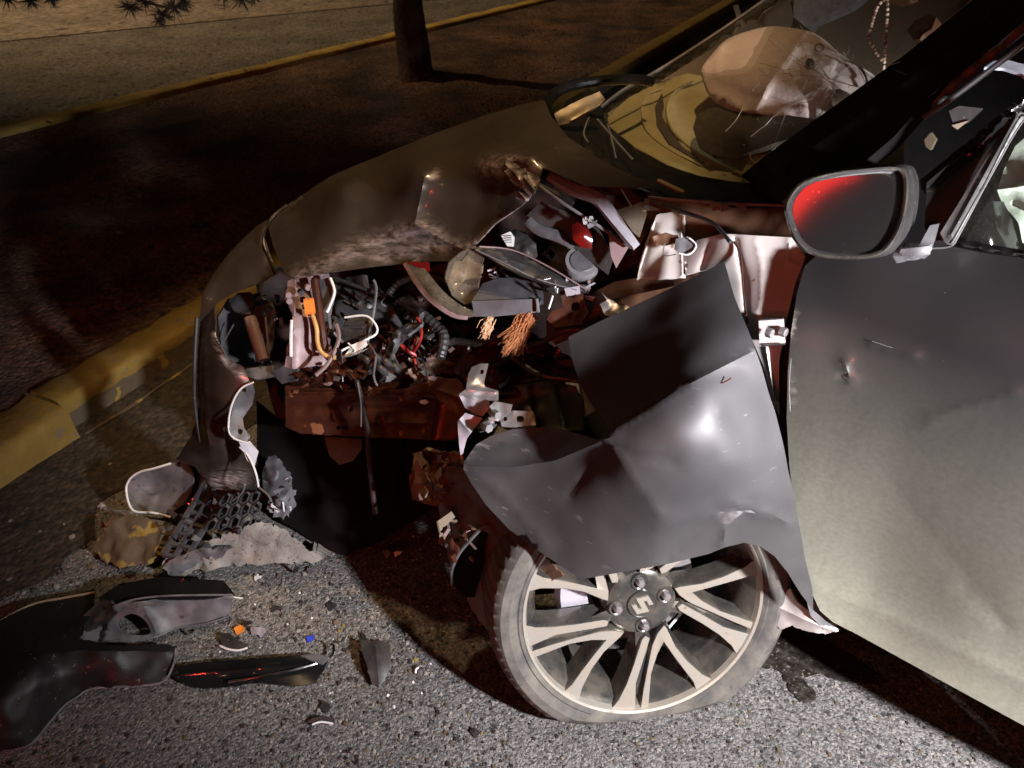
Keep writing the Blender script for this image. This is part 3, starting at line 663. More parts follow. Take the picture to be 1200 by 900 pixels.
# --- loose crumpled small stuff between radiator and beam
def shards(name, zones, mats, parent, seed, kind='stuff', flatn=None):
    rs = np.random.RandomState(seed); V, Fc, MI = [], [], []
    for (x0, y0, x1, y1, d0, d1, n, s0, s1) in zones:
        for i in range(n):
            x, y = rs.uniform(x0, x1), rs.uniform(y0, y1); c = P(x, y, rs.uniform(d0, d1)); s = rs.uniform(s0, s1)
            a = Vector(rs.normal(0, 1, 3)).normalized(); b = a.orthogonal().normalized(); b = Quaternion(a, rs.uniform(0, 6.3)) @ b
            w = a.cross(b); L_ = s*rs.uniform(.6, 2.2); k = len(V); th = s*rs.uniform(.06, .25); mi = rs.randint(len(mats))
            q = [a*L_*rs.uniform(.6, 1)+b*s*rs.uniform(.2, .7), a*L_*rs.uniform(.2, 1)-b*s*rs.uniform(.3, 1), -a*L_*rs.uniform(.4, 1)-b*s*rs.uniform(.1, .6), -a*L_*rs.uniform(.2, .8)+b*s*rs.uniform(.2, 1)]
            V += [c+p+w*th for p in q]+[c+p*.9-w*th for p in q]
            for f in ((0, 1, 2, 3), (7, 6, 5, 4), (0, 4, 5, 1), (1, 5, 6, 2), (2, 6, 7, 3), (3, 7, 4, 0)): Fc.append(tuple(k+j for j in f)); MI.append(mi)
    me = bpy.data.meshes.new(name); me.from_pydata([tuple(v) for v in V], [], Fc)
    o = link(name, me, mats, parent); me.polygons.foreach_set('material_index', MI); o['kind'] = kind; return o
shards('broken_plastic', [(392, 412, 470, 446, 1.53, 1.62, 26, .006, .016), (455, 380, 520, 420, 1.64, 1.70, 12, .008, .022), (585, 290, 700, 335, 1.50, 1.62, 22, .008, .022), (300, 340, 330, 440, 1.74, 1.82, 20, .005, .012),
                           (400, 340, 470, 380, 1.68, 1.76, 12, .006, .014), (480, 385, 570, 440, 1.56, 1.62, 12, .008, .02), (545, 320, 640, 350, 1.50, 1.55, 14, .005, .012)], [m_greyp, m_blackp, m_dark, m_blackp, m_rust, m_engine], car, 4)
for k, (x, y, d) in enumerate(((440, 418, 1.54), (452, 424, 1.54), (446, 432, 1.53), (430, 422, 1.54), (462, 430, 1.55))):
    tube('hose_end', [(x-8, y-4, d+.02), (x, y, d), (x+6, y+7, d+.01), (x+2, y+14, d+.02)], 4.2, m_blackp, car, n=8)
tube('wire', [(430, 400, 1.58), (440, 416, 1.53), (438, 440, 1.52), (442, 452, 1.515)], 1.2, m_greyl, car, n=5)
tube('wire', [(490, 410, 1.56), (500, 440, 1.54), (480, 452, 1.52)], 1.2, m_blackp, car, n=5)

# crushed sheet and plastic packed behind the wiring
rs = np.random.RandomState(44)
for i, (x, y, d, rx, ry, mt_) in enumerate(((410, 428, 1.63, 34, 16, m_rust), (452, 400, 1.66, 30, 22, m_engine), (500, 426, 1.62, 36, 18, m_brown), (490, 360, 1.72, 34, 26, m_dark), (545, 405, 1.60, 30, 18, m_engine), (432, 350, 1.70, 30, 18, m_blackp), (372, 440, 1.64, 26, 12, m_rust), (610, 402, 1.52, 34, 14, m_rust), (545, 436, 1.585, 34, 12, m_engine))):
    pl = [(x+rx*math.cos(a)*rs.uniform(.55, 1.15), y+ry*math.sin(a)*rs.uniform(.6, 1.15)) for a in np.linspace(0, 5.9, 10)]
    sheet('crushed_panel', pl, [(x-rx, y, d+.02), (x+rx, y, d-.01), (x, y-ry, d+.03), (x, y+ry, d-.01)], mt_, car, .002, 3, dent=(.022, 24), jag=1.0, seed=i+3, sharp=25, creases=[([(x-rx*.6, y+ry*.4), (x+rx*.5, y-ry*.5)], .014, 4), ([(x-rx*.2, y-ry*.6), (x+rx*.3, y+ry*.6)], -.012, 3)], wear=None)
# wiring looms and hoses strung through the bay
m_redw = M('red_wire', (.30, .02, .015), .45); m_bw = M('brown_wire', (.09, .035, .02), .5)
rs = np.random.RandomState(21)
for i in range(9):
    x, y = rs.uniform(395, 520), rs.uniform(385, 440); d = rs.uniform(1.56, 1.62); st = [(x, y, d)]
    for q in range(4): x += rs.uniform(-14, 24); y += rs.uniform(-22, 20); st.append((x, min(max(y, 372), 452), d+rs.uniform(-.02, .03)))
    tube('loom', st, rs.uniform(.8, 2.6), [m_blackp, m_bw, m_redw, m_blackp, m_greyp, m_yellowc][i % 6 if i % 6 != 5 or i == 5 else 0], car, n=6)
for st, r_ in (([(470, 352, 1.64), (500, 372, 1.60), (520, 392, 1.58), (516, 420, 1.56)], 6), ([(585, 392, 1.52), (560, 402, 1.54), (530, 400, 1.58), (505, 412, 1.60)], 5), ([(640, 400, 1.46), (612, 408, 1.49), (588, 426, 1.52), (560, 430, 1.55)], 3.4), ([(455, 345, 1.70), (470, 330, 1.68), (500, 322, 1.64), (530, 330, 1.60)], 4.5)):
    c = catmull(st, 10); w = [P(*a) for a in c]; dm = st[0][2]
    V, Fc = mesh_tube(w, [r_*dm/F*(1.0 if j % 2 else .86) for j in range(len(w))], 10); mk('corrugated_hose', V, Fc, m_blackp, car, sharp=20)
# --- bumper beam
sheet('bumper_beam', [(334, 452), (400, 456), (470, 456), (505, 446), (540, 446), (548, 470), (546, 518), (480, 514), (420, 512), (352, 508), (334, 500)],
      [(334, 452, 1.750), (420, 456, 1.690), (540, 446, 1.590), (546, 518, 1.590), (420, 512, 1.690), (334, 500, 1.750), (440, 484, 1.665)], m_rust, car, .012, 4,
      creases=[([(334, 463), (540, 463)], .010, 4), ([(334, 473), (500, 476)], -.012, 4), ([(334, 494), (500, 496)], .006, 4), ([(500, 446), (512, 470), (504, 510)], .012, 6)], dent=(.006, 12), jag=.4, wear=None,
      holes=[[(408, 476), (413, 476), (413, 482), (408, 482)], [(393, 500), (398, 500), (398, 503), (393, 503)], [(402, 500), (407, 500), (407, 503), (402, 503)], [(495, 466), (499, 466), (499, 473), (495, 473)]], label='bent rusty bumper beam across the torn front')
sheet('beam_flange', [(340, 438), (380, 436), (420, 446), (470, 448), (500, 442), (520, 448), (520, 460), (420, 461), (342, 459)], [(340, 438, 1.790), (420, 446, 1.730), (520, 448, 1.630), (520, 460, 1.600), (420, 461, 1.675), (342, 459, 1.735)], m_rust, car, .004, 5, dent=(.012, 14), jag=.8, wear=None, seed=2)
sheet('crash_box', [(500, 448), (512, 441), (536, 444), (545, 456), (544, 490), (530, 484), (512, 466)], [(500, 448, 1.610), (536, 444, 1.560), (544, 490, 1.550), (512, 466, 1.580)], m_brown, car, .006, 4, dent=(.008, 16), creases=[([(510, 456), (540, 466)], .008, 4)], wear=None, jag=.6)
for x, y, d in ((384, 449, 1.690), (404, 453, 1.680), (431, 455, 1.665), (497, 471, 1.590), (507, 443, 1.590)):
    sheet('paint_flake', [(x-6, y-1), (x+1, y-3), (x+6, y), (x+2, y+3), (x-4, y+2)], [(x-6, y, d), (x+6, y, d-.004), (x, y+3, d-.004)], m_pink, car, .001, 3, wear=None)
tube('drain_strap', [(418, 446, 1.640), (424, 470, 1.625), (430, 500, 1.620), (432, 530, 1.650), (436, 570, 1.690), (440, 602, 1.710)], 3.2, m_dark, car, n=8)
tube('wire', [(419, 448, 1.630), (423, 474, 1.617), (423, 500, 1.615)], .9, m_greyl, car, n=5)
sheet('horn_body', [(380, 512), (424, 514), (424, 526), (414, 540), (398, 545), (386, 534)], [(380, 512, 1.790), (424, 514, 1.750), (400, 545, 1.790), (402, 524, 1.730)], m_trim, car, .02, 4, wear=None)
sheet('lower_panel', [(300, 470), (332, 496), (545, 515), (545, 560), (500, 600), (446, 634), (404, 652), (362, 632), (330, 612), (302, 560)], [(300, 480, 1.95), (304, 560, 1.96), (330, 500, 1.92), (545, 515, 1.76), (545, 560, 1.78), (500, 600, 1.77), (446, 634, 1.85), (404, 650, 1.89), (362, 628, 1.95), (440, 560, 1.88)], m_void, car, .004, 9, dent=(.012, 9), wear=None)  # black sheet standing in for the shadow under the torn front
# parts behind the left headlight mount
sheet('headlight_mount', [(486, 534), (500, 528), (540, 532), (546, 560), (530, 588), (505, 592), (484, 585), (480, 565)], [(486, 534, 1.58), (540, 532, 1.50), (530, 588, 1.54), (484, 585, 1.60)], m_brown, car, .008, 4, dent=(.022, 18), creases=[([(490, 540), (512, 570), (540, 575)], .018, 5), ([(505, 530), (500, 590)], -.014, 4)], jag=.8, wear=None)
sheet('mount_flange', [(484, 532), (494, 530), (500, 560), (520, 584), (512, 592), (490, 588), (482, 576), (486, 560)], [(484, 532, 1.57), (500, 560, 1.55), (512, 590, 1.56), (484, 580, 1.58)], m_trim, car, .004, 4, dent=(.012, 25), jag=.6, wear=None)
shards('mount_fragments', [(490, 530, 545, 590, 1.50, 1.56, 30, .005, .015), (515, 590, 560, 660, 1.46, 1.52, 16, .006, .016)], [m_brown, m_rust, m_trim, m_pink], car, 12)

# --- torn silver brackets in front of the crumpled wing
sheet('torn_bracket', [(553, 430), (563, 426), (572, 426), (567, 448), (568, 453), (584, 458), (584, 469), (560, 470), (538, 462), (546, 456), (549, 438)], [(553, 430, 1.40), (572, 428, 1.39), (584, 464, 1.36), (540, 462, 1.37)], m_steel, car, .0022, 3,
      holes=[[(563, 433), (567, 434), (566, 438), (563, 438)]], dent=(.006, 25), creases=[([(548, 456), (580, 460)], .006, 3)], wear=None, label='pale upper tab of the torn bracket')
sheet('torn_bracket', [(538, 463), (572, 468), (574, 476), (566, 488), (556, 486), (545, 478)], [(538, 463, 1.375), (574, 470, 1.35), (556, 486, 1.36)], m_lilac, car, .002, 3, dent=(.008, 25), wear=None)
sheet('torn_bracket', [(570, 480), (580, 470), (600, 474), (598, 482), (584, 494), (576, 492)], [(570, 480, 1.335), (600, 474, 1.325), (582, 494, 1.325)], m_steel, car, .003, 3, dent=(.004, 30), creases=[([(572, 474), (580, 490)], .006, 2)], wear=None)
sheet('torn_bracket', [(584, 486), (600, 481), (625, 482), (628, 498), (600, 501), (588, 500)], [(584, 486, 1.34), (625, 482, 1.325), (628, 498, 1.32), (588, 500, 1.33)], m_steel, car, .002, 3, holes=[[(606, 488), (613, 488), (613, 494), (606, 494)], [(590, 489), (594, 489), (594, 493), (590, 493)]], dent=(.003, 30), wear=None, label='flat steel tab with two holes')
sheet('torn_bracket', [(536, 494), (545, 484), (558, 488), (566, 490), (556, 502), (547, 514), (543, 530), (541, 545), (538, 520)], [(536, 494, 1.36), (566, 490, 1.35), (545, 514, 1.36), (541, 545, 1.37)], m_lilac, car, .002, 3, creases=[([(538, 492), (550, 505)], .008, 3)], dent=(.004, 30), wear=None)
for x, y, d, r_ in ((578, 484, 1.32, .0075), (568, 499, 1.325, .009)):
    disc('bolt', P(x, y, d), P(0, 0, 0)-P(0, 0, 1)+Vector((.2, 0, .1)), r_, .014, m_steel, car, 6)
tube('bolt_shank', [(566, 500, 1.335), (576, 492, 1.325)], 5, m_steel, car, n=10)
sheet('bracket_tail', [(558, 500), (572, 494), (582, 497), (576, 504), (562, 506)], [(558, 500, 1.335), (582, 497, 1.33), (565, 506, 1.33)], m_greyp, car, .004, 3, dent=(.006, 30), wear=None)

# --- smashed headlamp pieces across the middle
def band(name, mid, widths, mat, thick=.003, **kw):
    c = catmull(mid, 6); n = len(c); out1, out2, ctl = [], [], []
    for i, p in enumerate(c):
        tdir = c[min(i+1, n-1)][:2]-c[max(i-1, 0)][:2]; tdir = tdir/np.linalg.norm(tdir); nn = np.array([-tdir[1], tdir[0]])
        w = np.interp(i/(n-1), np.linspace(0, 1, len(widths)), widths)
        out1.append(tuple(p[:2]+nn*w)); out2.append(tuple(p[:2]-nn*w))
        if i % 3 == 0 or i == n-1: ctl += [(p[0], p[1], p[2]), (*(p[:2]+nn*w), p[2]+kw.get('curl', .008)), (*(p[:2]-nn*w), p[2]+kw.get('curl', .008))]
    kw.pop('curl', None)
    return sheet(name, out1+out2[::-1], ctl, mat, car, thick, kw.pop('step', 3.2), wear=kw.pop('wear', None), **kw)
band('headlamp_lens', [(482, 306, 1.54), (496, 328, 1.50), (514, 348, 1.47), (536, 364, 1.46), (556, 368, 1.455)], [9, 10, 9, 8, 3], m_lens, .003, dent=(.006, 25), label='broken clear headlamp lens curling below the bonnet')
band('headlamp_rim', [(474, 308, 1.55), (488, 331, 1.51), (506, 352, 1.475), (530, 369, 1.46), (548, 373, 1.455)], [2.4, 3, 3, 2.6, 2], m_pink, .004, dent=(.003, 30))
sheet('red_lens_piece', [(476, 307), (503, 307), (504, 318), (494, 316)], [(476, 307, 1.535), (503, 307, 1.525), (500, 317, 1.52)], m_redl, car, .002, 4, wear=None)  # red sheet painting the beacon's light on the lens top
sheet('headlamp_reflector', [(540, 296), (556, 289), (570, 292), (564, 312), (560, 336), (560, 352), (545, 356), (530, 346), (522, 326), (526, 308)], [(540, 296, 1.47), (568, 294, 1.46), (560, 350, 1.47), (522, 326, 1.48), (544, 325, 1.515)], m_lens, car, .003, 3, dent=(.006, 30), creases=[([(524, 330), (560, 334)], .008, 3)], wear=None, label='headlamp reflector shell')
sheet('reflector_shell', [(535, 300), (560, 292), (566, 310), (560, 350), (538, 352), (526, 328)], [(535, 300, 1.52), (562, 296, 1.51), (560, 348, 1.51), (526, 328, 1.53), (545, 325, 1.55)], m_gold, car, .003, 4, dent=(.008, 25), wear=None)
sheet('air_box', [(552, 354), (566, 332), (584, 326), (624, 324), (636, 334), (636, 352), (560, 352)], [(552, 354, 1.46), (584, 326, 1.50), (636, 334, 1.47), (636, 352, 1.44)], m_greyp, car, .01, 5, wear=None, dent=(.003, 20), label='dark grey plastic air box')
sheet('air_box_front', [(553, 353), (634, 350), (631, 366), (580, 371), (556, 371)], [(553, 353, 1.455), (634, 350, 1.44), (631, 366, 1.45), (556, 371, 1.462)], m_greyp, car, .01, 5, wear=None, dent=(.002, 20))
tube('air_box_clip', [(629, 350, 1.435), (631, 366, 1.44)], 1.8, m_greyl, car, n=6)
sheet('headlamp_trim', [(556, 292), (580, 288), (612, 298), (640, 312), (662, 326), (684, 336), (690, 342), (676, 340), (640, 332), (606, 320), (580, 306)], [(556, 292, 1.46), (612, 298, 1.46), (690, 342, 1.40), (606, 318, 1.44), (640, 332, 1.42)], m_blackp, car, .005, 4,
      creases=[([(570, 294), (620, 312), (680, 338)], .006, 3)], dent=(.003, 25), wear=[([(560, 291), (600, 296), (660, 326)], 2)])
tube('trim_edge', [(558, 293, 1.452), (590, 308, 1.44), (630, 327, 1.425), (676, 340, 1.40)], 1.1, m_greyl, car, n=5)
tube('trim_edge', [(562, 289, 1.455), (600, 293, 1.455), (640, 311, 1.43), (688, 340, 1.395)], 1.1, m_pink, car, n=5)
shards('lamp_fragments', [(570, 310, 600, 332, 1.50, 1.54, 22, .004, .011), (640, 325, 695, 350, 1.40, 1.44, 20, .004, .01)], [m_greyp, m_lilac, m_pink, m_blackp], car, 33)
sheet('dark_bag', [(592, 276), (602, 268), (616, 272), (628, 286), (630, 300), (612, 304), (596, 298)], [(592, 276, 1.49), (616, 270, 1.49), (630, 298, 1.46), (600, 300, 1.47), (612, 286, 1.45)], m_blackp, car, .006, 3, dent=(.012, 32), wear=None)
sheet('white_label', [(587, 276), (598, 271), (603, 278), (602, 289), (594, 288)], [(587, 276, 1.47), (598, 271, 1.47), (600, 289, 1.455)], m_white, car, .001, 3, wear=None)
for i in range(4): tube('label_print', [(590+i*.6, 277+i*2.4, 1.4625-i*.0012), (600, 276+i*2.6, 1.4615-i*.0012)], .35, m_greyp, car, n=4)
c = P(681, 311, 1.44); disc('reservoir_cap', c, Vector((.05, -.55, .83)), .034, .016, m_greyl, car, 28)
disc('cap_ring', c+Vector((.05, -.55, .83))*.013, Vector((.05, -.55, .83)), .024, .006, m_greyp, car, 24)
tube('reservoir_neck', [c, c-Vector((.05, -.55, .83))*.05], .030, m_blackp, car, n=18, raw=True)

# fender rail and lamp housing up to the strut tower
band('fender_rail', [(642, 206, 1.40), (672, 222, 1.37), (700, 233, 1.345), (718, 254, 1.33), (734, 276, 1.315), (746, 290, 1.31)], [5, 7.5, 8, 8, 7, 5], m_lilac, .003, dent=(.002, 20), creases=[([(644, 209), (700, 240), (744, 293)], .005, 2)], label='lilac grey upper wing rail bent like a knee')
tube('rail_rod', [(626, 214, 1.39), (660, 238, 1.375), (700, 264, 1.36), (740, 290, 1.345)], 2.0, m_greyl, car, n=8)
tube('rail_rod', [(630, 216, 1.392), (652, 227, 1.382), (672, 238, 1.372)], 3.0, m_blackp, car, n=6)
shards('rail_clip', [(684, 255, 696, 264, 1.345, 1.355, 10, .003, .007)], [m_greyl, m_pink], car, 51)
sheet('lamp_housing', [(618, 252), (634, 236), (668, 250), (700, 268), (718, 300), (712, 322), (684, 300), (648, 284), (620, 270)], [(618, 252, 1.46), (668, 250, 1.43), (718, 300, 1.40), (712, 322, 1.41), (648, 284, 1.45)], m_blackp, car, .006, 5, dent=(.004, 16), wear=None)
band('housing_edge', [(618, 258, 1.445), (632, 270, 1.435), (654, 277, 1.425), (672, 290, 1.42)], [6, 6, 7, 3], m_greyp, .003, dent=(.003, 20))
sheet('red_lamp', [(670, 264), (684, 256), (694, 270), (694, 292), (682, 290), (672, 282)], [(670, 264, 1.405), (694, 270, 1.395), (682, 290, 1.40), (682, 275, 1.385)], m_redl, car, .006, 3, wear=None, label='small red lens inside the broken lamp housing')
sheet('inner_wing', [(712, 268), (736, 290), (722, 314), (716, 300)], [(712, 268, 1.37), (736, 290, 1.36), (720, 313, 1.37)], m_pink, car, .003, 5, wear=None)
sheet('plastic_sheeting', [(723, 246), (756, 236), (758, 250), (750, 278), (742, 272)], [(723, 246, 1.335), (756, 238, 1.33), (748, 276, 1.32), (742, 256, 1.315)], m_lens, car, .002, 4, dent=(.006, 22), wear=None, label='scuffed translucent plastic corner')
sheet('plastic_sheeting', [(756, 232), (761, 234), (760, 246), (754, 244)], [(756, 232, 1.32), (760, 246, 1.32), (754, 244, 1.32)], m_greyl, car, .002, 3, wear=None)
tube('wire', [(728, 222, 1.36), (734, 232, 1.355), (740, 242, 1.345)], .9, m_greyl, car, n=5)
# strut tower
sheet('strut_tower', [(769, 252), (790, 248), (803, 252), (803, 278), (803, 326), (746, 328), (752, 306), (760, 278)], [(769, 252, 1.37), (803, 252, 1.35), (803, 326, 1.33), (746, 328, 1.35)], m_primer, car, .003, 4, creases=[([(768, 262), (756, 300), (752, 316)], -.010, 4), ([(798, 256), (799, 322)], .006, 3)], dent=(.003, 14), jag=.3, wear=None, label='white inner wing panel by the strut')
sheet('strut_mount', [(764, 278), (776, 274), (792, 276), (796, 284), (780, 288), (768, 286)], [(764, 278, 1.325), (796, 284, 1.31), (776, 274, 1.32)], m_brown, car, .008, 3, dent=(.012, 30), wear=None)
sheet('white_tag', [(792, 280), (806, 277), (815, 284), (812, 295), (800, 298), (790, 292)], [(792, 280, 1.30), (815, 284, 1.285), (800, 298, 1.29)], m_greyl, car, .002, 3, dent=(.004, 35), wear=None)
tube('tag_wire', [(796, 297, 1.285), (808, 298, 1.28), (816, 288, 1.28), (808, 279, 1.285)], .9, m_white, car, n=5)
tube('tag_wire', [(779, 285, 1.305), (778, 299, 1.305), (792, 298, 1.30)], .7, m_greyp, car, n=5)
sheet('inner_wing_lower', [(640, 372), (720, 330), (752, 325), (804, 324), (845, 312), (848, 330), (780, 352), (700, 382), (650, 404), (640, 392)], [(640, 372, 1.50), (752, 325, 1.40), (845, 312, 1.30), (848, 330, 1.29), (700, 382, 1.42), (650, 404, 1.46)], m_brown, car, .004, 5, dent=(.012, 13), creases=[([(650, 386), (720, 350), (800, 334)], .012, 5)], wear=None)
sheet('bulkhead_panel', [(758, 232), (860, 236), (930, 240), (930, 288), (846, 284), (804, 300), (803, 248), (770, 250), (760, 268), (742, 300), (738, 290), (752, 262)], [(758, 232, 1.40), (860, 236, 1.31), (930, 240, 1.22), (930, 288, 1.21), (804, 300, 1.36), (742, 300, 1.42)], m_brown, car, .004, 6, dent=(.008, 14), wear=None)  # brown also paints the shade on top of the white hinge pillar
tube('panel_lip', [(760, 231, 1.385), (800, 235, 1.33), (840, 238, 1.29), (890, 240, 1.235), (932, 241, 1.195)], 1.7, m_pink, car, n=6)
for x, y, d in ((838, 242, 1.27), (848, 243, 1.26), (868, 242, 1.24)): sheet('wiring_clip', [(x-6, y-3), (x+5, y-4), (x+7, y+2), (x-3, y+4)], [(x-6, y, d), (x+6, y, d-.005), (x, y+4, d-.004)], m_pink, car, .004, 3, dent=(.004, 40), wear=None)
tube('harness', [(776, 240, 1.36), (806, 250, 1.32), (836, 262, 1.28), (856, 284, 1.24)], 2.4, m_blackp, car, n=7)
sheet('orange_bracket', [(656, 342), (670, 334), (680, 338), (684, 352), (690, 366), (680, 380), (650, 384), (640, 374), (648, 364), (660, 360)], [(656, 342, 1.42), (680, 338, 1.41), (690, 366, 1.40), (645, 380, 1.42)], m_rust, car, .004, 3, holes=[[(670, 355), (678, 355), (678, 363), (670, 363)], [(668, 343), (674, 343), (674, 348), (668, 348)]], dent=(.005, 25), wear=None, label='rust orange radiator side bracket')
sheet('bracket_tab', [(661, 338), (679, 335), (680, 344), (664, 347)], [(661, 338, 1.405), (679, 335, 1.40), (670, 347, 1.40)], m_lilac, car, .003, 3, wear=None)
sheet('white_splinter', [(704, 342), (712, 350), (730, 356), (745, 362), (718, 373), (708, 368), (703, 356), (711, 352)], [(704, 342, 1.37), (745, 362, 1.34), (718, 373, 1.34)], m_steel, car, .002, 3, dent=(.006, 30), wear=None)
tube('red_hose', [(640, 398, 1.44), (660, 388, 1.42), (690, 384, 1.41), (705, 372, 1.40)], 4.0, m_rust, car, n=8)
tube('wire', [(652, 332, 1.42), (648, 346, 1.415), (643, 362, 1.415)], 1.1, m_white, car, n=5)
# frayed straw-like insulation
def tuft(x, y, d, dx, dy, L_, n, mat, w, seed):
    rs = np.random.RandomState(seed); V, Fc = [], []
    for i in range(n):
        c = P(x+rs.normal(0, w), y+rs.normal(0, w*.6), d+rs.normal(0, .006)); e = P(x+dx*rs.uniform(.5, 1.1)+rs.normal(0, L_), y+dy*rs.uniform(.5, 1.1)+rs.normal(0, L_*.7), d-rs.uniform(0, .02))
        m_ = (c+e)/2+Vector(rs.normal(0, .004, 3)); a, b = mesh_tube([c, m_, e], [.0007, .0006, .0003], 3); k = len(V); V += a; Fc += [tuple(q+k for q in f) for f in b]
    mk('frayed_fibre', V, Fc, mat, car, kind='stuff')
tuft(618, 372, 1.46, -22, 40, 5, 260, m_fibre, 5, 1)
tuft(574, 374, 1.47, -8, 20, 3, 60, m_fibrel, 3, 2)

# --- hinge pillar, hinge and the gap by the door
sheet('hinge_pillar', [(800, 290), (818, 281), (846, 274), (928, 278), (944, 300), (932, 330), (922, 372), (917, 402), (913, 425), (913, 486), (905, 472), (895, 430), (880, 395), (860, 352), (848, 322), (828, 316), (804, 322)],
      [(800, 290, 1.34), (846, 274, 1.26), (928, 278, 1.19), (944, 300, 1.175), (917, 402, 1.185), (913, 486, 1.23), (880, 395, 1.22), (848, 322, 1.27), (804, 322, 1.32)], m_primer, car, .003, 3.6,
      creases=[([(862, 280), (866, 300), (872, 330), (874, 372)], -.006, 3), ([(886, 282), (892, 310), (892, 352), (884, 378)], .003, 6), ([(832, 286), (820, 318)], -.006, 4), ([(925, 282), (924, 306), (938, 312)], .003, 3), ([(898, 408), (908, 470)], .006, 4)], dent=(.003, 12), wear=None, label='white primed hinge pillar laid bare')
tube('pillar_wire', [(860, 283, 1.245), (868, 300, 1.235), (871, 340, 1.225), (876, 380, 1.215)], 1.3, m_rust, car, n=6)
sheet('door_hinge', [(889, 376), (918, 374), (920, 402), (890, 404)], [(889, 376, 1.185), (918, 374, 1.165), (890, 404, 1.185)], m_primer, car, .008, 3, wear=None)
h_ = ORG
for x, y in ((899, 389), (915, 388)): disc('hinge_bolt', P(x, y, 1.163), P(0, 0, 0)-P(0, 0, 1)+Vector((.25, 0, 0)), .0075, .009, m_steel, car, 6)
tube('hinge_edge', [(891, 374.5, 1.178), (919, 373, 1.157)], 1.0, m_blackp, car, n=5)
tube('hinge_edge', [(892, 405, 1.178), (920, 403.5, 1.159)], 1.0, m_blackp, car, n=5)
sheet('door_jamb', [(940, 296), (960, 300), (945, 330), (936, 380), (932, 440), (934, 500), (945, 610), (955, 700), (935, 640), (914, 520), (912, 425), (918, 380), (930, 330)], [(940, 296, 1.20), (960, 300, 1.2), (932, 440, 1.26), (955, 700, 1.46), (914, 520, 1.27), (918, 380, 1.22)], m_rust, car, .003, 6, wear=None)

# --- open front door
DC = [(943, 312, 1.15), (927, 390, 1.155), (922, 480, 1.20), (932, 600, 1.29), (968, 721, 1.41), (1100, 796, 1.305), (1210, 856, 1.225), (1340, 925, 1.163), (1418, 966, 1.118), (1424, 900, 1.075), (1440, 500, .843), (1430, 350, .80), (1200, 303, .955), (1100, 290, 1.03), (1000, 299, 1.10),
       (1050, 450, 1.085), (1200, 500, .984), (1100, 620, 1.145), (1200, 700, 1.103), (1330, 600, .94), (990, 600, 1.245), (970, 400, 1.13), (1330, 780, 1.056), (1120, 380, 1.015), (1020, 690, 1.325)]
_dc = tps(DC)
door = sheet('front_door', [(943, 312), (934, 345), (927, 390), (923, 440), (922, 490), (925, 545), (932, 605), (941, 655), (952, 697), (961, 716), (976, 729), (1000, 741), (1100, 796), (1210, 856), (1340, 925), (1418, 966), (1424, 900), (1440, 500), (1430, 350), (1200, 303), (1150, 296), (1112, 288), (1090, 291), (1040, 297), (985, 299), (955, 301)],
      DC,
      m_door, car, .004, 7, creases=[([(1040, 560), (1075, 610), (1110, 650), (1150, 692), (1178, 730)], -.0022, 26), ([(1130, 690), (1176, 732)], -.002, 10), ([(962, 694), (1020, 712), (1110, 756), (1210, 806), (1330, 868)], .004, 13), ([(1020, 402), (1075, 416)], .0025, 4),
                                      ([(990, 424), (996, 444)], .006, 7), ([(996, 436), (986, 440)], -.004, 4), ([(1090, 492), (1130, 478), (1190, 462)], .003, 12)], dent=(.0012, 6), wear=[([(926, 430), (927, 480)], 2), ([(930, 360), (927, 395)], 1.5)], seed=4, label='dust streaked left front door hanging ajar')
# the rest of the door, out of the picture to the right
e0 = [P(x, y, float(_dc(np.array([[x, y]]))[0])+.004) for x, y in ((1416, 352), (1430, 430), (1430, 520), (1427, 620), (1421, 740), (1415, 850), (1413, 905), (1410, 958))]
V, Fc = [], []
for i in range(7):
    for p in e0: V.append(p+Vector((.74, -.67, 0))*(-.02+.11*i)+Vector((.012, .012, 0))*(1 if i == 0 else 0))
for i in range(6):
    for j in range(7): k = i*8+j; Fc.append((k, k+1, k+9, k+8))
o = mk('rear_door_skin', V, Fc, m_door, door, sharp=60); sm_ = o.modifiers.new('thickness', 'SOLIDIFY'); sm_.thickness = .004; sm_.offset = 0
# belt trim, window sash, sail corner, glass
band('belt_trim', [(1112, 283, 1.02), (1150, 290, .985), (1200, 298, .945), (1280, 312, .88)], [4, 5, 5, 5], m_black, .012)
bpy.data.objects['belt_trim'].parent = door; bpy.data.objects['belt_trim'].location = ORG['belt_trim']-ORG[door.name]
sheet('mirror_sail', [(1086, 214), (1136, 172), (1215, 104), (1330, 10), (1330, 40), (1215, 140), (1196, 132), (1184, 142), (1150, 196), (1104, 274), (1110, 287), (1090, 290), (1084, 266)], [(1086, 214, 1.015), (1136, 172, .985), (1215, 104, .94), (1110, 287, 1.02), (1186, 142, .955), (1330, 10, .87), (1330, 40, .87), (1150, 196, .985)], m_black, door, .012, 6,
      creases=[([(1086, 222), (1136, 182), (1215, 116)], -.006, 3)], wear=None)
sheet('window_sash', [(1102, 273), (1184, 140), (1196, 131), (1216, 138), (1216, 145), (1198, 142), (1128, 268), (1117, 287), (1108, 286)], [(1102, 273, 1.0), (1184, 140, .935), (1216, 140, .925), (1117, 287, 1.0)], m_blackp, door, .014, 4, creases=[([(1114, 276), (1190, 138)], .005, 3)], wear=None)
tube('sash_edge', [(1118, 286, .995), (1130, 264, .985), (1160, 208, .96), (1199, 142, .925), (1218, 141, .918)], 1.1, m_greyp, door, n=6)
tube('sash_edge', [(1092, 291, 1.012), (1108, 290, 1.0), (1117, 287, .992)], 1.2, m_greyl, door, n=6)
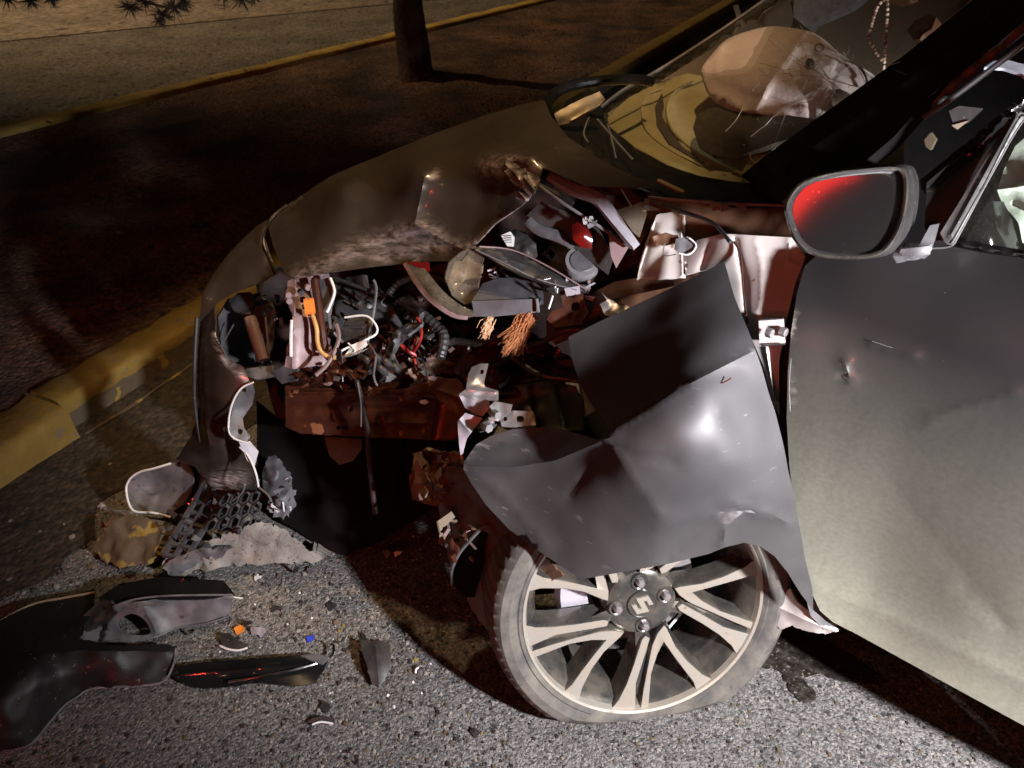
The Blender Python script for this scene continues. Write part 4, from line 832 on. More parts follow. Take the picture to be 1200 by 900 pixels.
sheet('window_glass', [(1121, 284), (1198, 146), (1330, 150), (1330, 318), (1200, 296)], [(1121, 284, 1.03), (1198, 146, .965), (1330, 150, .88), (1330, 318, .88)], m_sglass, door, .003, 20, wear=None)
tube('edge_chip', [(927, 420, 1.15), (925, 450, 1.16), (926, 482, 1.17)], .6, m_greyl, door, n=5)
tube('scratch', [(1022, 400, 1.088), (1050, 409, 1.072), (1077, 418, 1.056)], .45, m_greyl, door, n=5)

# --- door mirror
mg = [(929, 245), (936, 228), (950, 216), (980, 207), (1020, 202), (1045, 201), (1055, 207), (1057, 228), (1052, 258), (1040, 282), (1024, 294), (995, 297), (962, 294), (944, 284), (934, 266)]
DM = .93
def mdep(x, y): return DM+(x-990)*.00022-(y-248)*.00010
def ring(poly, sx, sy, ox=0, oy=0, c=(993, 249)): return [((x-c[0])*sx+c[0]+ox, (y-c[1])*sy+c[1]+oy) for x, y in poly]
loops = [(1.0, 1.0, 0, 0, .004), (1.04, 1.05, 0, 0, -.006), (1.10, 1.10, -1, 0, -.008), (1.14, 1.15, -1, 0, .002), (1.16, 1.17, 3, -1, .022), (1.13, 1.15, 10, -1, .05), (1.02, 1.04, 19, 0, .085), (.78, .82, 26, 2, .112), (.35, .4, 28, 3, .124)]
V, Fc = [], []; b0 = densify(mg, 6, True); n = len(b0)
for sx, sy, ox, oy, dd in loops:
    for x, y in ring(b0, sx, sy, ox, oy): V.append(P(x, y, mdep(x, y)+dd))
for i in range(len(loops)-1):
    for k in range(n): Fc.append((i*n+k, i*n+(k+1) % n, (i+1)*n+(k+1) % n, (i+1)*n+k))
Fc.append(tuple((len(loops)-1)*n+k for k in range(n)))
me = bpy.data.meshes.new('door_mirror'); me.from_pydata([tuple(v) for v in V], [], Fc)
bm = bmesh.new(); bm.from_mesh(me); bmesh.ops.recalc_face_normals(bm, faces=bm.faces[:]); bm.to_mesh(me); bm.free()
me.polygons.foreach_set('use_smooth', [True]*len(me.polygons)); me.set_sharp_from_angle(angle=R(50))
mir = link('door_mirror', me, [m_blackp], car); mir['label'] = 'left door mirror folded forward with red glow in its glass'
gp = sheet('mirror_glass', mg, [(x, y, mdep(x, y)+.002) for x, y in mg[::3]], m_mirror, mir, .003, 8, smooth=True, wear=None)
V, Fc = [], []
for k, (s, dd) in enumerate(((1.055, -.0085), (1.10, -.012), (1.135, -.006), (1.13, .004))):
    for x, y in ring(b0, s, s+.005, -1): V.append(P(x, y, mdep(x, y)+dd))
for i in range(3):
    for k in range(n): Fc.append((i*n+k, (i+1)*n+k, (i+1)*n+(k+1) % n, i*n+(k+1) % n))
mk('mirror_bezel', V, Fc, m_alloy, mir, sharp=60)
sheet('mirror_arm', [(1050, 291), (1078, 286), (1090, 264), (1101, 262), (1096, 280), (1090, 298), (1066, 301), (1046, 300)], [(1050, 291, .99), (1078, 286, .97), (1100, 262, .99), (1090, 298, .965), (1066, 300, .975)], m_greyl, mir, .02, 4, creases=[([(1056, 292), (1092, 288)], .006, 3)], wear=None)
# glass normal -> where the red beacon must stand to be seen in the mirror
p0, p1, p2 = P(940, 240, mdep(940, 240)), P(1050, 210, mdep(1050, 210)), P(1000, 290, mdep(1000, 290))
gn = (p1-p0).cross(p2-p0).normalized(); hit = P(968, 233, mdep(968, 233)); vin = (hit-Vector((0, 0, H))).normalized()
if gn.dot(vin) > 0: gn = -gn
REFL = (vin-2*vin.dot(gn)*gn).normalized(); MIRHIT = hit

# --- left A-pillar, seals, roof rail
sheet('windscreen_pillar', [(868, 206), (900, 180), (950, 144), (1000, 108), (1060, 64), (1145, -4), (1190, -40), (1330, -150), (1360, -100), (1215, 10), (1150, 62), (1090, 112), (1048, 160), (1008, 194), (985, 204), (940, 220), (915, 236), (895, 226)],
      [(868, 206, 1.30), (900, 180, 1.235), (1000, 108, 1.155), (1145, -4, 1.08), (1330, -150, .98), (1360, -100, .92), (1215, 10, .985), (1090, 112, 1.05), (1008, 194, 1.09), (915, 236, 1.17), (960, 170, 1.165), (1100, 66, 1.075)], m_black, car, .02, 7,
      creases=[([(905, 205), (1000, 140), (1150, 28), (1330, -110)], .006, 9)], dent=(.001, 12), wear=None, label='black left windscreen pillar')
band('door_seal', [(1086, 132, 1.06), (1104, 112, 1.045), (1150, 74, 1.01), (1200, 32, .975), (1300, -54, .92)], [4, 6, 6, 5, 5], m_blackp, .008)
tube('door_seal_lip', [(1082, 138, 1.055), (1112, 118, 1.03), (1160, 82, 1.0), (1215, 40, .965), (1300, -30, .91)], 3.6, m_greyp, car, n=8)
# dark doorway behind the seal
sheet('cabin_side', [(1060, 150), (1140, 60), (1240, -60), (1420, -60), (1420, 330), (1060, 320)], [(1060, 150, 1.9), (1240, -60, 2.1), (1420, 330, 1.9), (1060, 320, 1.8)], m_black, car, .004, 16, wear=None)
sheet('dash_end', [(1112, 130), (1124, 124), (1152, 127), (1136, 142), (1118, 148)], [(1112, 130, 1.14), (1152, 127, 1.12), (1118, 148, 1.14)], m_blackp, car, .02, 4, wear=None)
sheet('dash_end', [(1115, 147), (1136, 141), (1122, 152)], [(1115, 147, 1.135), (1136, 141, 1.125), (1122, 152, 1.135)], m_trim, car, .01, 4, wear=None)
sheet('door_latch', [(1083, 164), (1090, 156), (1096, 164), (1090, 176), (1085, 172)], [(1083, 164, 1.11), (1096, 164, 1.10), (1088, 176, 1.11)], m_trim, car, .01, 3, wear=None)
sheet('curtain_airbag', [(1152, 80), (1164, 72), (1178, 70), (1200, 74), (1330, 90), (1330, 130), (1215, 100), (1198, 86), (1176, 80)], [(1152, 80, 1.08), (1178, 70, 1.08), (1330, 100, 1.02), (1200, 84, 1.05)], M('pale_blue_airbag', (.55, .60, .70), .8, var=(12, .4, (.45, .5, .6)), bump=(20, .4, .006)), car, .004, 5, dent=(.006, 18), wear=None, label='pale blue curtain airbag hanging from the roof rail')
sheet('side_airbag', [(1172, 220), (1180, 200), (1192, 170), (1215, 150), (1340, 150), (1340, 330), (1215, 296), (1196, 284), (1190, 262), (1170, 222)], [(1172, 220, 1.13), (1215, 150, 1.14), (1340, 150, 1.12), (1340, 330, 1.08), (1196, 284, 1.10), (1250, 230, 1.05)], m_mint, car, .004, 6, dent=(.012, 12), creases=[([(1170, 222), (1220, 215)], .012, 4), ([(1186, 190), (1215, 232)], -.010, 5), ([(1190, 240), (1220, 262)], -.008, 5)], wear=None, label='mint green side airbag behind the window')
sheet('front_seat', [(1120, 286), (1134, 262), (1160, 236), (1176, 236), (1188, 262), (1196, 296)], [(1120, 286, 1.12), (1176, 236, 1.12), (1196, 296, 1.10), (1160, 268, 1.085)], m_black, car, .01, 5, wear=None)

# --- windscreen, cowl and cabin
ws = sheet('windscreen', [(704, 128), (730, 108), (768, 86), (816, 56), (864, 24), (908, -6), (930, -30), (1180, -36), (1140, 0), (1000, 106), (900, 178), (868, 206), (884, 213), (850, 211), (820, 204), (780, 190), (742, 170), (712, 146)],
      [(704, 128, 1.90), (768, 86, 1.90), (908, -6, 1.92), (930, -30, 1.92), (1180, -36, 1.09), (1000, 106, 1.175), (884, 212, 1.285), (820, 204, 1.42), (742, 170, 1.62), (900, 100, 1.47), (1010, 0, 1.48)], m_glass, car, .004, 10, wear=None, sharp=180, label='cracked windscreen reflecting the street lamps')
tube('glass_edge', [(704, 126, 1.885), (730, 106, 1.885), (769, 84, 1.885), (817, 54, 1.89), (865, 22, 1.90), (916, -14, 1.90)], 2.2, m_greyl, ws, n=6)
def ctps(x, y): return _ws(np.array([[x, y]]))[0]
_ws = tps([(704, 128, 1.90), (768, 86, 1.90), (908, -6, 1.92), (930, -30, 1.92), (1180, -36, 1.09), (1000, 106, 1.175), (884, 212, 1.285), (820, 204, 1.42), (742, 170, 1.62), (900, 100, 1.47), (1010, 0, 1.48)])
for ln in ([(979, 41), (982, 60), (984, 86), (972, 118), (962, 135), (950, 145)], [(1000, 75), (985, 88), (962, 105), (930, 120), (905, 134)], [(930, 70), (955, 84), (990, 108)], [(945, 92), (940, 112), (936, 134)], [(990, 68), (1006, 78), (1018, 102)],
           [(987, 54), (1000, 72), (1022, 92)], [(935, 120), (905, 138), (880, 160)], [(870, 128), (850, 154)], [(922, 130), (904, 186)], [(960, 60), (968, 90)], [(905, 165), (900, 205)], [(1046, 31), (1075, 18)], [(890, 74), (915, 82), (930, 90)], [(975, 75), (960, 140)]):
    fine = []
    for (xa, ya), (xb, yb) in zip(ln[:-1], ln[1:]):
        for t_ in (0, .33, .66): fine.append((xa+(xb-xa)*t_+random.uniform(-1.6, 1.6), ya+(yb-ya)*t_+random.uniform(-1.6, 1.6)))
    fine.append(ln[-1]); tube('crack', [(x, y, ctps(x, y)-.004) for x, y in fine], .34, m_crack, ws, n=4, seg=2)
rs = np.random.RandomState(17)                            # spider web of cracks round the blow
def on_glass(x, y): return y < 200-(x-880)*.725 and x > 800
for c0, nr, rmax in (((972, 92), 13, 95), ((925, 120), 7, 60)):
    angs = np.sort(rs.uniform(0, 6.28, nr))
    for a in angs:
        ln = []; L_ = rmax*rs.uniform(.35, 1)
        for t in np.linspace(0, 1, 9):
            a += rs.normal(0, .05); x, y = c0[0]+L_*t*math.cos(a), c0[1]+L_*t*math.sin(a)*.85
            if not on_glass(x, y): break
            ln.append((x, y, ctps(x, y)-.004))
        if len(ln) > 2: tube('crack', ln, rs.uniform(.16, .34), m_crack, ws, n=4, seg=2)
    for r_ in (16, 30, 48):
        a = rs.uniform(0, 6.28); ln = []
        for t in range(10):
            q_ = r_*rs.uniform(.85, 1.15); x, y = c0[0]+q_*math.cos(a+t*.16), c0[1]+q_*math.sin(a+t*.16)*.85
            if not on_glass(x, y): break
            ln.append((x, y, ctps(x, y)-.004))
        if len(ln) > 2: tube('crack', ln, .2, m_crack, ws, n=4, seg=2)
rs = np.random.RandomState(2); V, Fc = [], []
for i in range(46):
    x, y = rs.uniform(870, 1010), rs.uniform(50, 200)
    if y < 206-(x-868)*.72+6 or rs.rand() < .2:
        if y > 206-(x-868)*.72: continue
        c = P(x, y, ctps(x, y)-.005); s = rs.uniform(.0008, .002); k = len(V)
        V += [c+Vector((s, 0, 0)), c+Vector((0, 0, s)), c-Vector((s, 0, 0)), c-Vector((0, 0, s)), c+Vector((0, -s, 0))]; Fc += [(k, k+1, k+4), (k+1, k+2, k+4), (k+2, k+3, k+4), (k+3, k, k+4)]
mk('glass_chip', V, Fc, m_crack, ws, smooth=False, kind='stuff')
sheet('cowl_panel', [(650, 142), (664, 118), (690, 104), (704, 112), (704, 134), (716, 150), (744, 173), (782, 193), (822, 207), (868, 214), (892, 214), (940, 222), (936, 242), (860, 240), (760, 234), (764, 222), (700, 190), (668, 164)],
      [(650, 142, 1.70), (690, 104, 1.92), (716, 150, 1.76), (782, 193, 1.53), (868, 214, 1.32), (940, 222, 1.18), (936, 242, 1.19), (760, 234, 1.42), (668, 164, 1.62), (700, 190, 1.50)], m_black, car, .006, 6, wear=None, dent=(.004, 14))
band('hinge_cover', [(652, 140, 1.655), (672, 132, 1.665), (690, 122, 1.68), (706, 112, 1.70)], [7, 10, 9, 6], m_gold, .003, dent=(.004, 20), creases=[([(650, 152), (706, 121)], .006, 2)])
tube('bonnet_corner', [(645, 140, 1.70), (641, 124, 1.71), (650, 110, 1.73), (668, 101, 1.75), (700, 95, 1.76), (742, 93, 1.78), (764, 96, 1.80)], 6, m_black, car, n=10)
for ln, r_ in (([(712, 146, 1.70), (716, 160, 1.60), (722, 186, 1.50)], 1.1), ([(700, 140, 1.70), (724, 168, 1.58), (742, 188, 1.50)], 1.5), ([(690, 138, 1.68), (684, 156, 1.60), (690, 168, 1.55)], 1.0)): tube('wiper_link', ln, r_, m_greyl, car, n=6)
tube('wiper_arm', [(772, 212, 1.44), (786, 219, 1.41), (802, 226, 1.385)], 3.0, m_gold, car, n=6)
sheet('cabin_back', [(718, 152), (712, 132), (776, 94), (822, 64), (868, 32), (914, -4), (945, -46), (1185, -60), (1130, 6), (1010, 104), (905, 190), (760, 190)], [(712, 150, 2.2), (890, -4, 2.35), (1240, -60, 2.6), (1230, 60, 2.1), (900, 212, 1.75), (760, 190, 2.0)], m_trim, car, .004, 20, dent=(.02, 4), wear=None)
DZ = [(699, 132, 2.02), (742, 172, 1.74), (820, 206, 1.53), (884, 214, 1.40), (960, 150, 1.40), (760, 90, 2.08), (820, 120, 1.84), (830, 60, 2.1), (880, 170, 1.56)]
sheet('dashboard', [(712, 138), (734, 116), (772, 96), (806, 86), (840, 92), (880, 140), (970, 130), (992, 116), (900, 182), (886, 216), (848, 214), (818, 207), (780, 193), (742, 173), (714, 149)], DZ, m_dash, car, .01, 6, creases=[([(802, 96), (786, 112), (780, 136), (800, 168), (840, 192), (884, 210)], .022, 7), ([(762, 104), (752, 130), (762, 160), (800, 186), (850, 204)], .012, 5)], wear=None, label='olive tinted dashboard top under the glass')
_dz = tps(DZ)
def dzp(x, y, o_=0): return (x, y, float(_dz(np.array([[x, y]]))[0])-o_)
tube('dash_ridge', [dzp(x, y, .022) for x, y in ((812, 96), (796, 104), (784, 118), (782, 136), (792, 158), (822, 182), (858, 200), (886, 209))], 2.0, m_dashl, car, n=8)
tube('dash_ridge', [dzp(x, y, .014) for x, y in ((776, 104), (758, 112), (752, 130), (760, 156), (792, 180), (836, 200))], 1.1, m_dashl, car, n=6)
sheet('dash_slot', [(776, 108), (768, 124), (770, 146), (784, 168), (830, 196), (866, 206), (830, 184), (796, 164), (780, 140)], [(x, y, dzp(x, y, .016)[2]) for x, y in ((776, 108), (770, 146), (830, 196), (866, 206), (796, 164))], m_dashd, car, .004, 4, wear=None)
sheet('instrument_hood', [(812, 150), (816, 136), (832, 126), (868, 128), (930, 136), (962, 140), (970, 150), (944, 158), (912, 166), (884, 176), (862, 186), (836, 182), (818, 170)], [(812, 150, 1.62), (868, 128, 1.62), (966, 146, 1.36), (862, 186, 1.46), (870, 155, 1.46)], m_dashd, car, .01, 4, wear=None)
sheet('lower_dash', [(880, 184), (896, 170), (930, 158), (968, 150), (975, 128), (905, 176), (884, 212), (868, 204)], [(880, 184, 1.44), (968, 150, 1.33), (884, 212, 1.35), (868, 204, 1.42)], m_dash, car, .006, 4, wear=None)
tube('dash_ridge', [(878, 172, 1.44), (880, 186, 1.42), (892, 194, 1.37), (908, 196, 1.33)], 1.1, m_dashl, car, n=6)
AB = [(824, 84, 1.76), (852, 46, 1.82), (905, 33, 1.76), (950, 36, 1.66), (1028, 94, 1.40), (985, 140, 1.38), (930, 142, 1.46), (880, 134, 1.55), (838, 122, 1.68), (900, 90, 1.56), (960, 90, 1.46), (870, 80, 1.64)]
ab = sheet('steering_airbag', [(822, 82), (834, 64), (852, 46), (878, 36), (905, 31), (932, 33), (952, 38), (975, 54), (1002, 74), (1030, 94), (1012, 116), (985, 140), (958, 146), (930, 141), (905, 137), (880, 133), (852, 128), (836, 118), (826, 102)], AB, m_airbag, car, .004, 4, smooth=True,
           creases=[([(942, 38), (925, 66), (900, 100), (885, 132)], .016, 5), ([(950, 62), (985, 86), (1020, 100)], -.006, 3), ([(850, 56), (890, 58), (940, 44)], -.006, 6), ([(920, 80), (960, 96), (1000, 112)], -.005, 3), ([(838, 96), (880, 110)], -.004, 8), ([(846, 52), (838, 84)], .010, 5), ([(866, 112), (900, 116), (932, 132)], -.006, 6), ([(905, 44), (896, 70), (874, 92)], -.005, 5), ([(930, 96), (948, 118), (950, 138)], -.010, 4), ([(985, 72), (972, 96), (978, 120)], -.008, 4), ([(830, 108), (852, 116), (872, 130)], .010, 4)], dent=(.006, 7), sharp=180, wear=None, label='deflated white driver airbag sagging over the wheel')
_ab = tps(AB)
def abp(x, y, o_): return (x, y, float(_ab(np.array([[x, y]]))[0])-o_)
tube('airbag_print', [abp(960+5*math.cos(a), 56+4.4*math.sin(a), .012) for a in np.linspace(0, 6.283, 13)], .7, m_greyp, ab, n=5)
sheet('airbag_print', [(944, 72), (948, 68), (953, 70), (954, 75), (950, 78), (945, 76)], [abp(944, 72, .014), abp(953, 70, .014), abp(950, 78, .014)], m_greyp, ab, .001, 3, smooth=True, wear=None)
sheet('airbag_patch', [(974, 110), (982, 104), (996, 110), (1006, 120), (1002, 128), (985, 134), (976, 124)], [abp(974, 110, .014), abp(1000, 112, .014), abp(985, 134, .014)], m_trim, ab, .002, 4, smooth=True, wear=None)  # brown sheet painted in for an oval shadow on the airbag
tube('airbag_seam', [abp(x, y, .012) for x, y in ((988, 70), (1004, 76), (1014, 88), (1018, 104))], 1.4, m_trim, ab, n=6)
band('cabin_pillar', [(862, 6, 2.0), (866, 24, 2.0), (858, 40, 1.98)], [3, 3, 3], m_dashd, .01)
band('cabin_pillar', [(930, 0, 2.05), (934, 16, 2.05), (930, 34, 2.0)], [3, 3, 3], m_dashd, .01)
sheet('headrest', [(950, 36), (958, 22), (1000, 4), (1030, -20), (1000, -30), (930, -10), (930, 20)], [(950, 36, 1.95), (1030, -20, 1.9), (930, -10, 2.0)], m_greyl, car, .03, 6, wear=None)
sheet('interior_mirror', [(1040, -8), (1066, -8), (1066, 4), (1058, 8), (1044, 4)], [(1040, -8, 1.44), (1066, -8, 1.40), (1058, 8, 1.42)], m_brown, car, .02, 4, wear=None)
sheet('sensor_cover', [(1062, 36), (1072, 24), (1090, 16), (1097, 20), (1092, 34), (1082, 40), (1078, 46), (1070, 46), (1066, 40)], [(1062, 36, 1.21), (1097, 20, 1.17), (1070, 46, 1.19)], m_brown, car, .015, 3, wear=None)

# --- crumpled left front wing
wing = sheet('front_fender', [(848, 307), (800, 331), (760, 350), (700, 378), (666, 395), (670, 420), (678, 446), (690, 470), (704, 488), (711, 500), (712, 514), (700, 515), (660, 503), (632, 501), (600, 503), (575, 511), (558, 521), (544, 541), (543, 550), (552, 566), (570, 592), (596, 620), (630, 645), (658, 664), (682, 679), (720, 672),
                             (780, 661), (830, 649), (850, 641), (872, 636), (892, 641), (908, 652), (924, 672), (940, 698), (953, 715), (952, 690), (944, 655), (936, 610), (927, 565), (916, 515), (908, 482), (902, 462), (893, 430), (880, 395), (862, 352)],
      [(848, 307, 1.235), (760, 350, 1.30), (666, 395, 1.35), (680, 450, 1.28), (708, 495, 1.205), (712, 514, 1.19), (660, 503, 1.28), (600, 503, 1.33), (544, 545, 1.36), (596, 620, 1.365), (682, 679, 1.31), (780, 661, 1.25), (830, 649, 1.25), (872, 636, 1.255), (953, 712, 1.385), (936, 610, 1.27), (908, 482, 1.17), (884, 395, 1.15), (862, 352, 1.19),
       (800, 390, 1.205), (740, 430, 1.235), (820, 455, 1.11), (740, 520, 1.145), (850, 540, 1.125), (640, 580, 1.305), (715, 605, 1.235), (790, 590, 1.17), (880, 440, 1.14), (900, 590, 1.205)],
      m_paint, car, .0022, 6, creases=[([(544, 546), (600, 548), (650, 540), (712, 514)], .022, 13), ([(713, 514), (740, 556), (774, 604)], .011, 26), ([(720, 503), (800, 454), (906, 400)], .010, 12), ([(770, 622), (806, 608), (850, 600)], .005, 12), ([(552, 526), (640, 505)], -.006, 8), ([(713, 515), (694, 544), (668, 580)], -.005, 7), ([(718, 522), (742, 536), (790, 540)], -.004, 7), ([(552, 552), (590, 580), (640, 640)], .004, 9), ([(780, 655), (840, 600), (880, 598)], -.008, 9), ([(846, 645), (850, 616), (872, 600), (906, 604), (926, 614)], .010, 6), ([(860, 590), (905, 600)], .006, 9)],
      dent=(.0050, 9), wear=[([(543, 548), (560, 521)], 3), ([(850, 612), (862, 602)], 3)], seed=6, label='crumpled left front wing peeled out over the wheel')
tube('red_reflex_scratch', [(846, 449, 1.115), (852, 446, 1.112), (857, 443, 1.11)], .8, m_redl, wing, n=5)

# --- wheel arch liner
sheet('wheel_arch_liner', [(500, 545), (545, 548), (556, 574), (590, 615), (640, 655), (660, 676), (618, 690), (590, 716), (572, 742), (560, 726), (546, 700), (530, 670), (517, 620), (512, 580)], [(500, 545, 1.58), (545, 548, 1.44), (590, 615, 1.42), (655, 672, 1.40), (590, 716, 1.52), (560, 726, 1.58), (520, 640, 1.58), (560, 640, 1.50)], m_brown, car, .004, 5, dent=(.010, 12),
      creases=[([(520, 590), (550, 640), (566, 700)], .014, 7), ([(545, 575), (600, 640), (640, 672)], -.012, 7)], jag=.6, wear=None)
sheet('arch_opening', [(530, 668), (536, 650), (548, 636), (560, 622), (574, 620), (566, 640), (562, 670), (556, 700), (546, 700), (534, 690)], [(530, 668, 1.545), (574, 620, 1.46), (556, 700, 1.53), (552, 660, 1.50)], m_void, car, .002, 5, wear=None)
tube('liner_rim', [(530, 686, 1.53), (530, 668, 1.525), (537, 650, 1.505), (550, 634, 1.48), (566, 618, 1.455), (576, 616, 1.45)], [.0028]*37 if False else 2.2, m_greyl, car, n=7)
sheet('liner_tear', [(516, 620), (527, 622), (528, 634), (522, 642)], [(516, 620, 1.555), (527, 622, 1.54), (522, 642, 1.55)], m_greyl, car, .002, 3, wear=None)
sheet('mud_flap', [(905, 724), (912, 700), (926, 690), (934, 706), (950, 718), (956, 704), (972, 730), (983, 739), (968, 743), (946, 741), (930, 734), (915, 738)], [(905, 724, 1.50), (926, 690, 1.47), (950, 718, 1.44), (983, 739, 1.43), (930, 736, 1.47)], m_primer, car, .005, 4, dent=(.008, 20), creases=[([(912, 712), (946, 728), (980, 740)], .008, 4)], jag=.5, wear=None, label='broken dusty mud flap behind the wheel')
sheet('sill_end', [(944, 700), (956, 706), (975, 728), (984, 738), (966, 738), (950, 722)], [(944, 700, 1.425), (975, 728, 1.425), (950, 722, 1.43)], m_greyl, car, .004, 4, dent=(.004, 25), wear=None)
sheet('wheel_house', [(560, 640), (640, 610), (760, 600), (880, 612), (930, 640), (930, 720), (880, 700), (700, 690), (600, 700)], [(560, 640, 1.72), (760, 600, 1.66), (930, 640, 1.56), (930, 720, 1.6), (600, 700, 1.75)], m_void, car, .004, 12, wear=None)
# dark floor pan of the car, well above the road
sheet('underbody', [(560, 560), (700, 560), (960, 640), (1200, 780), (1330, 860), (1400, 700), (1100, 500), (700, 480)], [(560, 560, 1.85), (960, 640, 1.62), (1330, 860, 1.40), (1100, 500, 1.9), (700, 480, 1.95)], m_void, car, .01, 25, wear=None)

# --- steered front wheel, leaning and dusty
WC = P(756, 714.5, 1.46)
tl, yw = R(18), R(-82)
wn_ = Vector((math.cos(yw)*math.cos(tl), math.sin(yw)*math.cos(tl), math.sin(tl)))
wx = (Vector((1, 0, 0))-wn_*wn_.x).normalized(); wy = wn_.cross(wx)
WM = Matrix((wx, wy, wn_)).transposed().to_4x4()
def wobj(name, V, Fc, mats, parent, smooth=True, sharp=35, mi=None):
    me = bpy.data.meshes.new(name); me.from_pydata([tuple(v) for v in V], [], [tuple(f) for f in Fc])
    for m in (mats if isinstance(mats, (list, tuple)) else [mats]): me.materials.append(m)
    if mi: me.polygons.foreach_set('material_index', mi)
    bm = bmesh.new(); bm.from_mesh(me); bmesh.ops.recalc_face_normals(bm, faces=bm.faces[:]); bm.to_mesh(me); bm.free()
    me.polygons.foreach_set('use_smooth', [smooth]*len(me.polygons))
    if smooth: me.set_sharp_from_angle(angle=R(sharp))
    o = bpy.data.objects.new(name, me); COL.objects.link(o); o.parent = parent; return o
RL = .2350
V, Fc = lathe([(RL-.009, -.012), (RL-.005, -.001), (RL, .001), (RL+.003, -.004), (RL+.002, -.012)], 120); nl = len(Fc)
a, b = lathe([(RL-.009, -.012), (RL-.020, -.024), (RL-.032, -.060), (RL-.034, -.155), (RL-.01, -.170), (RL, -.172)], 120); k = len(V); V += a; Fc += [tuple(i+k for i in f) for f in b]; nb = len(Fc)
a, b = lathe([(0, -.022), (.030, -.022), (.058, -.022), (.068, -.027), (.074, -.040), (.072, -.085), (0, -.085)], 60); k = len(V); V += a; Fc += [tuple(i+k for i in f) for f in b]
wheel = wobj('front_wheel', V, Fc, [m_mach, m_alloy], car, mi=[0]*nl+[1]*(len(Fc)-nl))
wheel.location = WC-ORG[car.name]; wheel.rotation_euler = WM.to_euler(); wheel['label'] = 'dusty alloy front wheel turned and leaning under the wing'
# tyre, squashed where it sits on the road
prof = [(RL-.004, -.008), (RL+.003, .002), (RL+.008, .006), (RL+.011, .004), (RL+.018, .010), (.262, .014), (.278, .012), (.290, .001), (.297, -.018), (.300, -.050), (.301, -.118), (.297, -.150), (.280, -.178), (.252, -.188), (RL, -.176)]
nt_ = 300; V, Fc = lathe(prof, nt_); m_ = len(prof)
for i in range(nt_):
    for q in range(8, 12):
        v = Vector(V[i*m_+q]); rr = math.hypot(v.x, v.y); g_ = 0
        if (i+q//2) % 4 == 0: g_ = .005
        f = (rr-g_)/rr; V[i*m_+q] = (v.x*f, v.y*f, v.z)
MW = Matrix.Translation(WC) @ WM; IW = MW.inverted()
VV = []
for v in V:
    w = MW @ Vector(v)
    sq = min(max((.055-w.z)/.06, 0), 1); w.z = max(w.z, .004+.012*(1-sq))
    lv = IW @ w; lv.z -= .040*sq*(1 if lv.z > -.06 else 0); w2 = MW @ lv; w2.z = max(w2.z, .004); VV.append(IW @ w2)
wobj('tyre', VV, Fc, m_rubber, wheel, sharp=28)
# brake
a, b = lathe([(.05, -.095), (.128, -.095), (.130, -.105), (.128, -.115), (.05, -.115)], 60); wobj('brake_disc', a, b, m_steel, wheel)
def caliper(a0, a1):
    V, Fc = lathe([(.095, -.075), (.150, -.070), (.158, -.090), (.150, -.135), (.095, -.135), (.095, -.075)], 10, a0, a1); Fc += [tuple(range(5))[::-1], tuple(10*6+i for i in range(5))]
    wobj('brake_caliper', V, Fc, m_lilac, wheel)
caliper(R(140), R(200))
a, b = lathe([(.02, -.09), (.085, -.09), (.09, -.12), (.14, -.14), (.15, -.16), (.02, -.16)], 40); wobj('brake_backplate', a, b, m_dark, wheel)
# spokes: five directional groups, each a forked bar and a single bar beside it
def on_face(x, y):
    o_ = Vector((0, 0, H)); d_ = (P(x, y, 1)-o_); q = o_+d_*((WC-o_).dot(wn_)/d_.dot(wn_)); q = q-WC
    return q.dot(wx), q.dot(wy)
from mathutils.geometry import tessellate_polygon
def bar(pts, scale_out=1.0):
    pl = []
    for x, y in pts:
        a, b = on_face(560+x/3, 590+y/3); r_ = math.hypot(a, b)
        if r_ > RL*.90: k = (RL-.003)/r_; a *= k; b *= k
        pl.append(Vector((a, b, 0)))
    ar = sum(pl[i].x*pl[(i+1) % len(pl)].y-pl[(i+1) % len(pl)].x*pl[i].y for i in range(len(pl)))
    if ar < 0: pl = pl[::-1]
    n = len(pl); V, Fc, mi = [], [], []
    def off(d, z):
        for i in range(n):
            e1 = (pl[i]-pl[i-1]).normalized(); e2 = (pl[(i+1) % n]-pl[i]).normalized(); m_ = Vector((e1.y+e2.y, -e1.x-e2.x, 0))
            m_ = m_.normalized() if m_.length > .2 else Vector((e2.y, -e2.x, 0)); p = pl[i]+m_*d; r_ = min(p.length, RL-.003)
            p = p.normalized()*r_; V.append((p.x, p.y, -.020+.015*(r_/RL)**2+z))
    off(0, 0); off(.0014, -.0016); off(.0032, -.012); off(.0075, -.046)
    for q in range(3):
        for i in range(n): Fc.append((q*n+i, (q+1)*n+i, (q+1)*n+(i+1) % n, q*n+(i+1) % n)); mi.append(1)
    for t in tessellate_polygon([pl]): Fc.append(tuple(t)); mi.append(0)
    return V, Fc, mi
FORK = [(704, 318), (722, 312), (800, 298), (870, 272), (945, 232), (990, 196), (1004, 258), (958, 264), (900, 285), (830, 309), (764, 330), (800, 360), (860, 392), (980, 426), (966, 448), (900, 424), (830, 396), (760, 368), (722, 342)]
SOLO = [(714, 384), (730, 372), (800, 408), (870, 446), (960, 466), (920, 540), (898, 508), (858, 474), (800, 438), (722, 396)]
for k, pts in enumerate((FORK, SOLO)):
    V, Fc, mi = bar(pts); proto = wobj('forked_spoke' if k == 0 else 'spoke', V, Fc, [m_mach, m_alloy], wheel, mi=mi, sharp=30)
    for g in range(1, 5):
        o = proto.copy(); COL.objects.link(o); o.parent = wheel; o.rotation_euler = (0, 0, R(-72*g))
V = []                                                    # recessed web between the paired bars
web = None
a0 = math.degrees(math.atan2(*on_face(560+820/3, 590+408/3)[::-1]))
